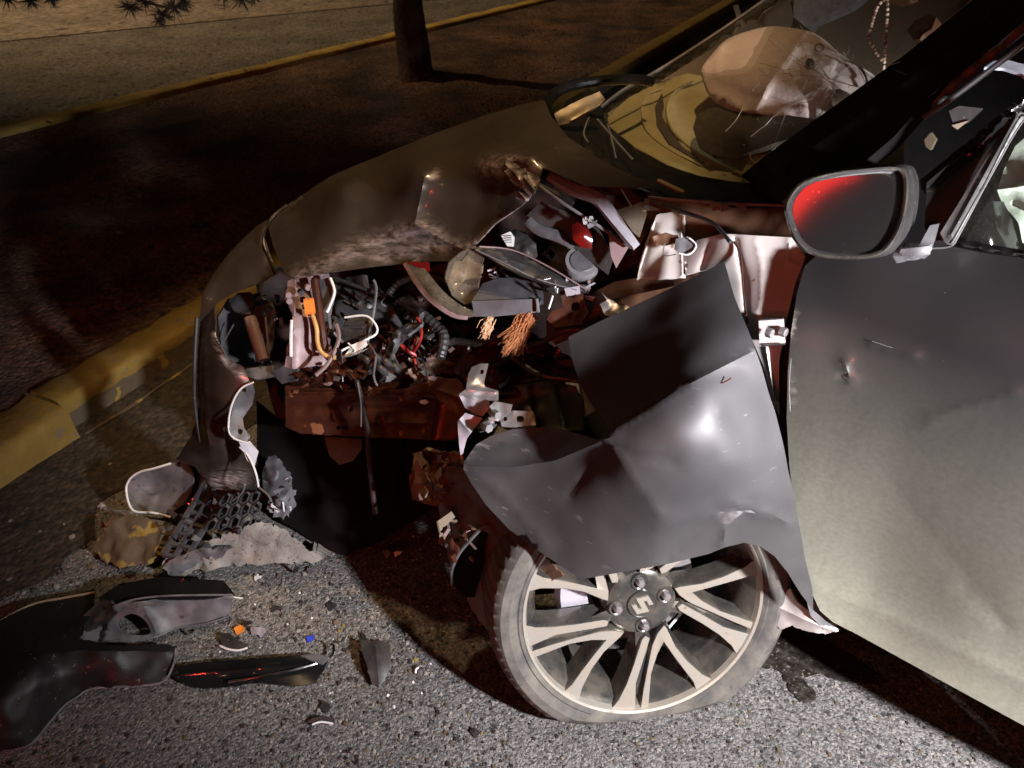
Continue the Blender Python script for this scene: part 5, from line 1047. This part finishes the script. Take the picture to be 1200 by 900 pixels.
for g in range(5):
    if web is None:
        V = []
        for r_, aw in ((.062, 0), (.10, 0), (.15, -1), (RL-.006, -2)):
            for da, z in ((-9, -.034), (0, -.030), (9, -.034)): a = R(a0+aw+da*.062/r_*1.3); V.append((r_*math.cos(a), r_*math.sin(a), z+.006))
        Fc = [(i*3+j, i*3+j+1, (i+1)*3+j+1, (i+1)*3+j) for i in range(3) for j in range(2)]
        web = wobj('spoke_web', V, Fc, m_alloy, wheel); o = web
    else: o = web.copy(); COL.objects.link(o); o.parent = wheel
    o.rotation_euler = (0, 0, R(-72*g))
# lug nuts and the centre cap with its emblem
lug = None
for a in (102, 22, 190, 282):
    a = R(a-4); c = Vector((.0485*math.cos(a), .0485*math.sin(a), -.0215))
    if lug is None:
        V, Fc = lathe([(0, .013), (.006, .013), (.0085, .010), (.0095, 0), (.0095, -.006)], 6); lug = wobj('lug_nut', V, Fc, m_steel, wheel, smooth=False); seat = None
        V, Fc = lathe([(.010, -.002), (.0135, .0015), (.0165, .0025), (.018, -.002)], 24); seat = wobj('lug_seat', V, Fc, m_alloy, wheel); lug.location = c; seat.location = c
    else:
        for s_ in (lug, seat): o = s_.copy(); COL.objects.link(o); o.parent = wheel; o.location = c
V, Fc = lathe([(.0290, -.026), (.0290, -.0185), (.0275, -.0165), (.0262, -.0175), (0, -.0175)], 40); cap = wobj('centre_cap', V, Fc, m_alloy, wheel)
# stylised S emblem: two slanted chevrons meeting, raised metal
S1 = [(-.75, .20), (.10, .92), (.10, .55), (-.20, .28), (.62, -.42), (.62, -.02), (.62, -.02)]
S = [(.08, .95), (-.80, .20), (-.05, -.42), (-.34, -.66), (-.34, -.30), (-.72, -.12), (-.08, -.95), (.80, -.20), (.05, .42), (.34, .66), (.34, .30), (.72, .12)]
S = [(0.0, 1.0), (-.86, .30), (.12, -.36), (-.10, -.52), (-.52, -.22), (-.86, -.46), (0, -1.0), (.86, -.30), (-.12, .36), (.10, .52), (.52, .22), (.86, .46)]
rot = R(-28); sc_ = .0220; V = []
for z in (-.0150, -.0178):
    for x, y in S: V.append((sc_*(x*math.cos(rot)-y*math.sin(rot)), sc_*(x*math.sin(rot)+y*math.cos(rot)), z))
n = len(S); Fc = [(i, (i+1) % n, (i+1) % n+n, i+n) for i in range(n)]
from mathutils.geometry import tessellate_polygon
Fc += [tuple(t) for t in tessellate_polygon([[Vector(v) for v in V[:n]]])]
wobj('emblem', V, Fc, m_mach, wheel, smooth=False)
V, Fc = mesh_tube([Vector((.11, .03, -.10)), Vector((.12, -.06, -.09)), Vector((.06, -.15, -.10))], .003, 6); wobj('brake_hose', V, Fc, m_white, wheel)
tube('drive_shaft', [tuple(WC-wn_*.12), tuple(WC-wn_*.3+Vector((0, .2, .05))), tuple(WC-wn_*.4+Vector((0, .45, .1)))], .018, m_dark, car, raw=True)

# small pieces hang under the part they belong to
def under(kids, par):
    p_ = bpy.data.objects[par]
    for o in list(bpy.data.objects):
        if o.name.split('.')[0] in kids and o.parent == car: o.parent = p_; o.location = ORG[o.name]-ORG[par]
under(('hinge_bolt', 'hinge_edge'), 'door_hinge'); under(('cap_ring', 'reservoir_neck'), 'reservoir_cap'); under(('label_print',), 'white_label')
under(('bracket_rim',), 'bumper_bracket'); under(('air_box_front', 'air_box_clip'), 'air_box'); under(('trim_edge',), 'headlamp_trim'); under(('headlamp_rim', 'red_lens_piece'), 'headlamp_lens')
under(('headlight_cap', 'headlight_foot', 'sensor_bracket', 'strut_bar'), 'headlight'); under(('bumper_edge', 'bumper_crack', 'inner_bumper'), 'bumper_cover'); under(('beam_flange', 'crash_box', 'paint_flake'), 'bumper_beam')
under(('orange_plug', 'support_flange', 'support_post'), 'radiator_support'); under(('radiator_tank', 'radiator_tank_rim'), 'radiator'); under(('tag_wire',), 'white_tag'); under(('strut_mount',), 'strut_tower'); under(('pillar_wire',), 'hinge_pillar')
under(('dash_ridge', 'dash_slot', 'instrument_hood', 'lower_dash'), 'dashboard'); under(('liner_rim', 'liner_tear', 'arch_opening'), 'wheel_arch_liner'); under(('white_hoop', 'white_clip'), 'fan_grille'); under(('wing_edge', 'crumpled_lip'), 'bonnet')
under(('housing_edge', 'red_lamp'), 'lamp_housing'); under(('bracket_tab',), 'orange_bracket'); under(('wiring_clip', 'panel_lip'), 'bulkhead_panel'); under(('rail_rod', 'rail_clip'), 'fender_rail'); under(('door_seal_lip',), 'door_seal')

# ------------------------------------------------------------ rosary hanging in the windscreen
ro = empty('rosary', P(1037, 90, 1.40), 'beaded rosary hanging from the interior mirror behind the windscreen', 'rosary')
bead = None
c1 = catmull([(1046, -6, 1.41), (1030, 6, 1.41), (1020, 34, 1.40), (1018, 44, 1.40), (1026, 60, 1.40), (1034, 72, 1.40)], 8)
c2 = catmull([(1040, -6, 1.41), (1040, 14, 1.41), (1038, 40, 1.40), (1037, 62, 1.40), (1036, 78, 1.40), (1036, 88, 1.40)], 8)
for cc in (c1, c2):
    V, Fc = mesh_tube([P(*a) for a in cc], .0007, 4); mk('string', V, Fc, m_dashd, ro)
    last = None
    for a in cc:
        p = P(*a)
        if last is not None and (p-last).length < .0062: continue
        last = p
        if bead is None:
            bm = bmesh.new(); bmesh.ops.create_uvsphere(bm, u_segments=8, v_segments=6, radius=.0034); me = bpy.data.meshes.new('bead'); bm.to_mesh(me); bm.free()
            me.polygons.foreach_set('use_smooth', [True]*len(me.polygons)); me.materials.append(m_bead); bead = bpy.data.objects.new('bead', me); o = bead
        else: o = bead.copy()
        COL.objects.link(o); o.parent = ro; o.location = p-ORG[ro.name]
box_between('cross', P(1036, 80, 1.395), P(1036, 93, 1.395), .005, .003, m_bead, ro)

# ------------------------------------------------------------ debris on the road
def gz(x, y, z): return (x, y, gd(x, y, z))
def debris(name, outline, heights, mat, label, cat, thick=.003, step=5, group=None, **kw):
    """heights: (px,py,z) above the road -> a real panel lying on the asphalt"""
    o = sheet(name, outline, [gz(*h) for h in heights], mat, None, thick, step, wear=kw.pop('wear', None), ground=True, **kw)
    return tag(o, label, cat, group)
bp_ = empty('torn_bumper', G(60, 800), 'large black torn bumper skin lying at the bottom left corner', 'car part', 'torn bumper pieces on the road')
def sub(name, outline, heights, mat, parent, thick=.003, step=5, **kw):
    return sheet(name, outline, [gz(*h) for h in heights], mat, parent, thick, step, wear=kw.pop('wear', None), ground=True, **kw)
sub('bumper_skin', [(-90, 790), (-60, 740), (0, 724), (40, 706), (86, 697), (112, 690), (104, 722), (92, 748), (130, 756), (206, 756), (204, 776), (188, 800), (140, 804), (106, 808), (90, 818), (74, 828), (34, 873), (0, 881), (-60, 900), (-100, 860)],
    [(-90, 790, .10), (0, 724, .05), (86, 697, .03), (112, 690, .03), (206, 756, .035), (188, 800, .01), (106, 808, .012), (74, 828, .01), (34, 873, .01), (-60, 900, .01), (40, 780, .11), (120, 775, .07), (0, 830, .10)], m_skin, bp_, .004, 5, dent=(.010, 15), jag=.9,
    creases=[([(10, 770), (90, 762), (200, 764)], .010, 8)])
tube('bumper_rim', [gz(-40, 893, .012), gz(0, 881, .012), gz(34, 873, .012), gz(56, 849, .013), gz(74, 828, .014), (90, 817, gd(90, 817, .016)), gz(108, 807, .016), gz(150, 804, .013), gz(188, 800, .013), gz(202, 782, .03), gz(206, 760, .036)], 1.5, m_greyl, bp_, n=6)
tube('bumper_rim', [gz(0, 728, .052), gz(36, 709, .042), gz(72, 701, .036), gz(112, 694, .036)], 1.5, m_gold, bp_, n=6)
pc = empty('bumper_corner', G(180, 745), 'two tone torn bumper corner with a ragged hole, lying beside the black skin', 'car part', 'torn bumper pieces on the road')
sub('upper_skin', [(116, 700), (140, 684), (190, 676), (230, 678), (262, 680), (270, 690), (275, 698), (230, 702), (180, 702), (150, 706), (122, 714)], [(116, 700, .07), (190, 676, .08), (270, 682, .07), (275, 698, .07), (150, 706, .075)], m_black, pc, .004, 4, dent=(.004, 18))
sub('lower_skin', [(88, 742), (104, 722), (122, 714), (152, 705), (190, 702), (274, 697), (270, 712), (262, 726), (228, 732), (206, 736), (186, 746), (160, 752), (120, 754), (94, 752)], [(88, 742, .03), (122, 714, .06), (190, 702, .075), (274, 697, .07), (262, 726, .02), (186, 746, .012), (120, 754, .012), (160, 726, .06)], m_greyl, pc, .004, 3.5,
    holes=[[(140, 726), (152, 720), (166, 724), (176, 740), (168, 745), (146, 742), (136, 734)]], dent=(.008, 16), creases=[([(130, 716), (200, 706), (272, 700)], .006, 3), ([(170, 716), (182, 740)], .012, 5)], jag=.5)
sub('torn_edge', [(84, 744), (96, 722), (116, 704), (128, 704), (136, 718), (124, 738), (118, 752), (98, 754)], [(84, 744, .03), (116, 704, .075), (130, 712, .08), (110, 752, .02)], m_blackp, pc, .005, 3.5, dent=(.014, 24), jag=1)
tube('skin_lip', [gz(126, 752, .018), gz(150, 750, .02), gz(180, 747, .018), gz(208, 736, .018), gz(240, 731, .022), gz(264, 724, .028)], 1.2, m_greyl, pc, n=6)
tube('skin_lip', [gz(134, 710, .085), gz(160, 702, .09), (200, 698, gd(200, 698, .09)), gz(272, 697, .08)], 1.2, m_greyl, pc, n=6)
gb = empty('grille_bar', G(290, 790), 'black glossy grille bar with a thin chrome strip lying on the asphalt', 'car part')
sub('bar', [(199, 788), (210, 780), (240, 776), (290, 772), (340, 768), (372, 768), (386, 770), (380, 784), (370, 800), (350, 804), (300, 800), (260, 806), (230, 806), (212, 800)], [(199, 788, .02), (290, 772, .03), (386, 768, .02), (370, 800, .008), (260, 806, .008), (300, 788, .03)], m_black, gb, .004, 3.5, creases=[([(210, 790), (300, 784), (372, 776)], .006, 3)], jag=.5)
tube('chrome_strip', [gz(268, 799, .024), gz(300, 794, .032), gz(340, 786, .032), gz(372, 777, .026), gz(388, 769, .022), gz(391, 758, .024), gz(388, 754, .026)], 1.6, m_chrome, gb, n=6)
sub('bar_end', [(352, 768), (372, 766), (386, 770), (378, 778), (366, 774)], [(352, 768, .03), (386, 770, .028), (366, 776, .034)], m_greyl, gb, .003, 3)
debris('plastic_shard', [(421, 748), (428, 750), (436, 752), (456, 750), (458, 764), (456, 786), (446, 805), (436, 802), (430, 780), (425, 764)], [(421, 748, .03), (456, 750, .03), (446, 804, .006), (436, 776, .035)], m_blackp, 'upright black plastic shard with a jagged top on lit asphalt', 'debris', .004, 4, jag=.8, creases=[([(440, 756), (444, 800)], .006, 4)])
debris('plastic_shard', [(422, 738), (428, 744), (430, 752), (424, 750)], [(422, 738, .01), (430, 752, .012), (424, 750, .008)], m_blackp, 'tiny black sliver just above the jagged black shard', 'debris', .003, 3)
rg = empty('lamp_ring', G(273, 754), 'small round black lamp ring with a white rim near the orange chip', 'debris')
sub('ring_body', [(258, 744), (268, 742), (276, 748), (291, 757), (288, 762), (272, 762), (262, 759)], [(258, 744, .014), (276, 746, .018), (291, 758, .008), (262, 760, .008)], m_blackp, rg, .006, 3, smooth=True)
tube('ring_rim', [gz(258, 757, .012), gz(268, 761, .012), gz(280, 762, .012), gz(290, 759, .014)], 1.3, m_white, rg, n=6)
def chip(px, py, r_, mat, label, cat='debris', z=.006, name='plastic_chip', n=6, seed=0, rimlit=None, asp=.6):
    rs = np.random.RandomState(seed+int(px)); pl = [(px+r_*math.cos(a)*rs.uniform(.7, 1.15), py+r_*asp*math.sin(a)*rs.uniform(.7, 1.15)) for a in np.linspace(0, 5.4, n)]
    return debris(name, pl, [(px-r_, py, z), (px+r_, py, z*1.6), (px, py+r_*.6, z*.8)], mat, label, cat, .004, 2.2, jag=.9, dent=(.003, 60), group='plastic chips scattered on the asphalt')
chip(280, 738, 8, m_orange, 'orange plastic chip lying left of the pinkish chip')
chip(302, 739, 10, m_lilac, 'pinkish grey plastic chip right of the orange chip', z=.01)
chip(290, 731, 6, m_blackp, 'black fragment between orange chip and pinkish chip', z=.014)
chip(363, 748, 6, M('blue_plastic', (.03, .05, .45), .4), 'small bright blue plastic chip on the asphalt')
chip(381, 829, 7, m_blackp, 'oval black chip just above the white edged arc', asp=1.0)
ar = empty('trim_arc', G(377, 845), 'black crescent trim scrap with a white lower edge', 'debris')
sub('arc_body', [(359, 847), (366, 841), (378, 839), (392, 842), (391, 848), (380, 846), (370, 848)], [(359, 847, .006), (378, 839, .016), (391, 848, .008)], m_blackp, ar, .004, 3)
tube('arc_edge', [gz(366, 849, .01), gz(376, 846, .012), gz(390, 848, .012)], 1.2, m_white, ar, n=6)
tg = tube('wire_scrap', [gz(206, 738, .008), gz(212, 734, .012), gz(216, 738, .012), gz(224, 744, .012), gz(230, 738, .008)], 1.3, m_greyl); tag(tg, 'curled grey wire scrap right of the holed bumper corner', 'debris', 'wire and clip scraps')
tg = tube('wire_scrap', [gz(487, 789, .006), gz(488, 784, .008), gz(494, 781, .006)], 1.2, m_white); tag(tg, 'small white crescent clip on asphalt below the dark shadow edge', 'debris', 'wire and clip scraps')
tg = tube('wire_scrap', [gz(270, 697, .05), gz(276, 700, .04), gz(284, 701, .02)], .9, m_white); tag(tg, 'white splinter poking from the two tone bumper corner', 'debris', 'wire and clip scraps')
chip(302, 676, 5, m_white, 'white chip near the concrete slab, left one', z=.008); chip(364, 667, 6, m_greyl, 'grey chip beside the tip of the concrete slab', z=.008)
chip(346, 668, 4, m_blackp, 'black peg standing before the concrete slab', z=.02, asp=1.3)
chip(322, 712, 7, m_blackp, 'dark fragment alone between slab and grille bar', z=.006); chip(388, 710, 8, m_blackp, 'flat dark fragment near the shadow edge', z=.005)
chip(334, 715, 4, m_greyl, 'grey pebble like fragment beside the dark one', z=.006); chip(395, 729, 5, m_trim, 'beige fragment above the jagged black shard', z=.006)
chip(490, 783, 5, m_blackp, 'black scrap beside the white crescent clip', z=.006); chip(556, 858, 8, m_blackp, 'black scrap near the bottom edge below the tyre', z=.006)
chip(452, 648, 7, m_greyl, 'grey shard in the shadow under the front', z=.01); chip(466, 648, 5, m_white, 'white shard in the shadow under the front', z=.012); chip(494, 690, 9, m_greyp, 'dark grey shard in the shadow left of the tyre', z=.008)
chip(545, 744, 9, m_greyp, 'thin grey scrap in shadow beside the tyre', z=.008, asp=.3)

# broken concrete slab
def slab(name, top_pts, hgt, label, cat='concrete', seed=0, mat=m_concrete, drop=6):
    """irregular chunk: top outline (px,py,z) and a wider foot on the road"""
    o = sheet(name, [(x, y) for x, y, z in top_pts], [gz(*p) for p in top_pts], mat, None, hgt, 3.5, dent=(.014, 20), jag=1.3, seed=seed, wear=None, ground=True, sharp=30)
    return tag(o, label, cat, 'broken slab and kerb pieces')
slab('concrete_slab', [(190, 668, .03), (196, 650, .06), (230, 640, .07), (262, 628, .09), (300, 612, .11), (330, 618, .09), (350, 636, .06), (382, 655, .02), (352, 660, .02), (320, 660, .03), (280, 662, .03), (236, 668, .03), (206, 680, .01)], .05, 'broken grey concrete slab under the torn bumper', seed=1)
slab('concrete_slab', [(190, 666, .05), (206, 652, .07), (240, 644, .08), (268, 640, .085), (262, 652, .06), (226, 664, .04), (204, 676, .02)], .03, 'grooved grey slab piece on the left end of the larger slab', seed=2, mat=m_greyl)
slab('kerb_chunk', [(110, 640, .03), (124, 618, .07), (146, 602, .09), (176, 606, .09), (190, 622, .08), (184, 644, .05), (170, 662, .02), (140, 664, .02), (118, 656, .02)], .06, 'yellowish broken kerb chunk left of the concrete slab', 'kerb', seed=5, mat=m_kface)
slab('kerb_chunk', [(120, 612, .04), (136, 604, .05), (150, 612, .05), (166, 622, .04), (158, 632, .03), (136, 624, .03)], .03, 'small pale kerb chip resting on the broken kerb chunk', 'kerb', seed=7)
# grille pieces
def lattice(name, a, b, nu, nv, wid, mat, label, off=0, diag=True, seed=0):
    """open grille: frame corners a,b as (px,py,z) quads, bars one by one"""
    q = [P(*gz(*c)) for c in a]; e = empty(name, q[0].lerp(q[2], .5), label, 'car part'); e.location.z = 0; ORG[e.name] = e.location.copy()
    def at(u, v): return q[0]*(1-u)*(1-v)+q[1]*u*(1-v)+q[2]*u*v+q[3]*(1-u)*v
    for i in range(nu+1):
        box_between('grille_bar_strip', at(i/nu, 0), at(min(1, max(0, i/nu+off)), 1), wid, wid*1.6, mat, e, bev=wid*.15)
    for j in range(nv+1): box_between('grille_cross_strip', at(0, j/nv), at(1, j/nv), wid, wid*1.3, mat, e, bev=wid*.15)
    return e
lattice('broken_grille', [(192, 650, .06), (218, 655, .06), (268, 572, .16), (243, 562, .16)], None, 2, 7, .007, m_greyp, 'broken dark grille section with slanted slats leaning on the slab')
def honeycomb(name, corners, nu, nv, rad, mat, label):
    q = [P(*gz(*c)) for c in corners]; e = empty(name, q[0].lerp(q[2], .5), label, 'car part'); e.location.z = 0; ORG[e.name] = e.location.copy()
    def at(u, v): return q[0]*(1-u)*(1-v)+q[1]*u*(1-v)+q[2]*u*v+q[3]*(1-u)*v
    nrm = (q[1]-q[0]).cross(q[3]-q[0]).normalized()
    if nrm.z < 0: nrm = -nrm
    sheetc = []
    for j in range(nv):
        for i in range(nu):
            u = (i+.5+(.5 if j % 2 else 0))/(nu+.5); v = (j+.5)/nv; V = []
            for k, s in ((0, 1.0), (1, .72), (2, .62)):
                for a in range(6):
                    an = a*math.pi/3+math.pi/6; V.append(at(min(1, max(0, u+.5/(nu+.3)*s*math.cos(an)*1.12)), min(1, max(0, v+.62/nv*s*math.sin(an))))-nrm*(.0 if k < 2 else .018)+nrm*(.006 if k == 1 else 0))
            Fc = [(k*6+a, k*6+(a+1) % 6, (k+1)*6+(a+1) % 6, (k+1)*6+a) for k in range(2) for a in range(6)]
            mk('grille_cell', V, Fc, mat, e, smooth=False)
    return e
honeycomb('honeycomb_grille', [(236, 624, .125), (300, 616, .13), (312, 574, .20), (262, 578, .20)], 4, 3, .012, m_greyp, 'piece of dark honeycomb grille lying on the concrete slab')
fc = empty('fog_lamp_cover', G(188, 600), 'curved grey fog lamp cover with a pale rim resting beside the kerb', 'car part')
sub('cover_shell', [(149, 576), (152, 562), (164, 552), (186, 548), (212, 541), (226, 556), (222, 580), (204, 598), (176, 602), (156, 598)], [(149, 576, .10), (164, 552, .15), (212, 541, .18), (224, 570, .13), (204, 598, .08), (160, 600, .07), (186, 575, .09)], m_greyl, fc, .004, 4, smooth=True, dent=(.006, 14), creases=[([(170, 600), (200, 555)], .008, 6)])
tube('cover_rim', [gz(200, 543, .178), gz(180, 549, .165), gz(164, 553, .15), gz(152, 562, .13), gz(148, 576, .105), gz(156, 598, .075), gz(180, 601, .075), gz(200, 606, .07)], 1.3, m_white, fc, n=6)
sub('cover_back', [(206, 545), (222, 532), (236, 536), (240, 560), (226, 590), (206, 612), (190, 606), (216, 586), (226, 560)], [(206, 545, .17), (236, 536, .18), (226, 590, .08), (200, 610, .05)], m_black, fc, .004, 4, dent=(.01, 20))
sub('cover_foot', [(236, 556), (246, 560), (248, 584), (240, 620), (226, 640), (214, 634), (226, 606)], [(236, 556, .15), (248, 584, .12), (226, 640, .04)], m_blackp, fc, .006, 4, dent=(.01, 25))
cr = empty('crumpled_plastic', G(322, 590), 'crumpled torn grey plastic with frayed white edge above the slab', 'debris')
sub('crumple', [(306, 556), (314, 536), (322, 534), (336, 548), (340, 556), (334, 572), (320, 582), (308, 574)], [(306, 556, .20), (322, 534, .24), (340, 556, .19), (320, 582, .15), (322, 560, .21)], m_greyp, cr, .004, 3, dent=(.014, 26), jag=.8)
sub('crumple', [(316, 580), (336, 552), (344, 566), (346, 590), (340, 604), (324, 608), (312, 596)], [(316, 580, .15), (340, 556, .18), (344, 600, .10), (316, 600, .12), (330, 584, .16)], m_greyl, cr, .004, 3, dent=(.018, 30), jag=1.3)
shards('torn_flakes', [(316, 560, 346, 606, gd(330, 585, .17), gd(330, 585, .13), 26, .003, .009)], [m_greyl, m_white, m_greyp], cr, 61)
shards('frame_bits', [(258, 560, 312, 625, gd(285, 595, .16), gd(285, 595, .08), 24, .004, .012), (196, 600, 250, 660, gd(220, 630, .11), gd(220, 630, .05), 26, .004, .012)], [m_blackp, m_greyp, m_greyl], cr, 62)

# grit, glass crumbs and small stones lying on the asphalt
def crumbs(name, zones, mats, seed, label, cat):
    rs = np.random.RandomState(seed); V, Fc, MI = [], [], []
    for (x0, y0, x1, y1, n, s0, s1) in zones:
        for i in range(n):
            c = G(rs.uniform(x0, x1), rs.uniform(y0, y1)); s = s0*(s1/s0)**rs.rand()**2; k = len(V); mi = rs.randint(len(mats)); a0 = rs.uniform(0, 6.3); hh = s*rs.uniform(.3, .9)
            for j in range(5): a = a0+j*1.257; V.append(c+Vector((math.cos(a)*s*rs.uniform(.6, 1.2), math.sin(a)*s*rs.uniform(.6, 1.2), 0)))
            for j in range(5): a = a0+j*1.257; V.append(c+Vector((math.cos(a)*s*rs.uniform(.3, .8), math.sin(a)*s*rs.uniform(.3, .8), hh)))
            Fc.append(tuple(k+5+j for j in range(5))); MI.append(mi)
            for j in range(5): Fc.append((k+j, k+(j+1) % 5, k+5+(j+1) % 5, k+5+j)); MI.append(mi)
    me = bpy.data.meshes.new(name); me.from_pydata([tuple(v) for v in V], [], Fc); o = link(name, me, mats); me.polygons.foreach_set('material_index', MI)
    tag(o, label, cat, kind='stuff'); return o
crumbs('grit', [(0, 600, 640, 900, 1500, .002, .006), (300, 640, 600, 900, 900, .002, .007), (640, 800, 1150, 900, 500, .002, .006), (0, 540, 240, 720, 400, .003, .012), (380, 560, 560, 800, 200, .002, .006)], [m_concrete, m_blackp, m_concrete, m_dark, m_kface], 3, 'loose grit and stones scattered over the asphalt', 'grit')
crumbs('broken_glass', [(240, 690, 520, 830, 160, .0015, .004), (380, 600, 560, 720, 120, .0015, .004)], [m_greyl, m_white, m_blackp], 8, 'crumbs of broken lamp glass and plastic around the debris', 'broken glass')
# fluid leaked from the car
m_wet = M('wet_oily_asphalt', (.012, .010, .008), .38, 0, var=(60, 1, (.030, .026, .022)), bump=(80, .8, .006), speck=(120, .64, (.13, .115, .09)))
for pl, lb in (([(872, 762), (905, 742), (950, 744), (1000, 768), (1040, 800), (1010, 800), (985, 798), (960, 790), (930, 796), (908, 784), (886, 780)], 'dark wet stain of leaked fluid behind the wheel'), ([(918, 790), (932, 786), (944, 800), (956, 812), (952, 822), (938, 822), (926, 808)], 'drip shaped dark stain below the larger wet stain')):
    o = sheet('fluid_stain', pl, [gz(*p, .004) for p in pl[::2]], m_wet, None, .001, 5, smooth=True, jag=.8, wear=None); tag(o, lb, 'stain')

# emergency vehicle beacon behind the photographer, the one glowing in the door mirror
bl = MIRHIT+REFL*3.2
e = empty('rescue_beacon', (bl.x, bl.y, bl.z-.12), 'red rescue beacon seen glowing in the door mirror', 'beacon')
q = Vector((0, 0, 1)); m_beacon = M('lit_red_beacon', (.5, .01, .01), .3, emit=((1, .03, .02), 2.4)); m_amber = M('lit_amber_bulb', (1, .5, .1), .3, emit=((1, .45, .08), 22))
V, Fc = lathe([(0, .26), (.12, .25), (.17, .19), (.18, .0)], 20); V = [Vector(v)+Vector((bl.x, bl.y, bl.z-.12)) for v in V]; mk('beacon_dome', V, Fc, m_beacon, e)
V, Fc = lathe([(0, 0), (.2, 0), (.2, -.06), (0, -.06)], 20); V = [Vector(v)+Vector((bl.x, bl.y, bl.z-.12)) for v in V]; mk('beacon_base', V, Fc, m_blackp, e)
V, Fc = lathe([(0, .012), (.018, .006), (.02, 0), (.018, -.006), (0, -.012)], 12); V = [Vector(v)+Vector((bl.x-.02, bl.y+.10, bl.z-.02)) for v in V]; mk('amber_bulb', V, Fc, m_amber, e)
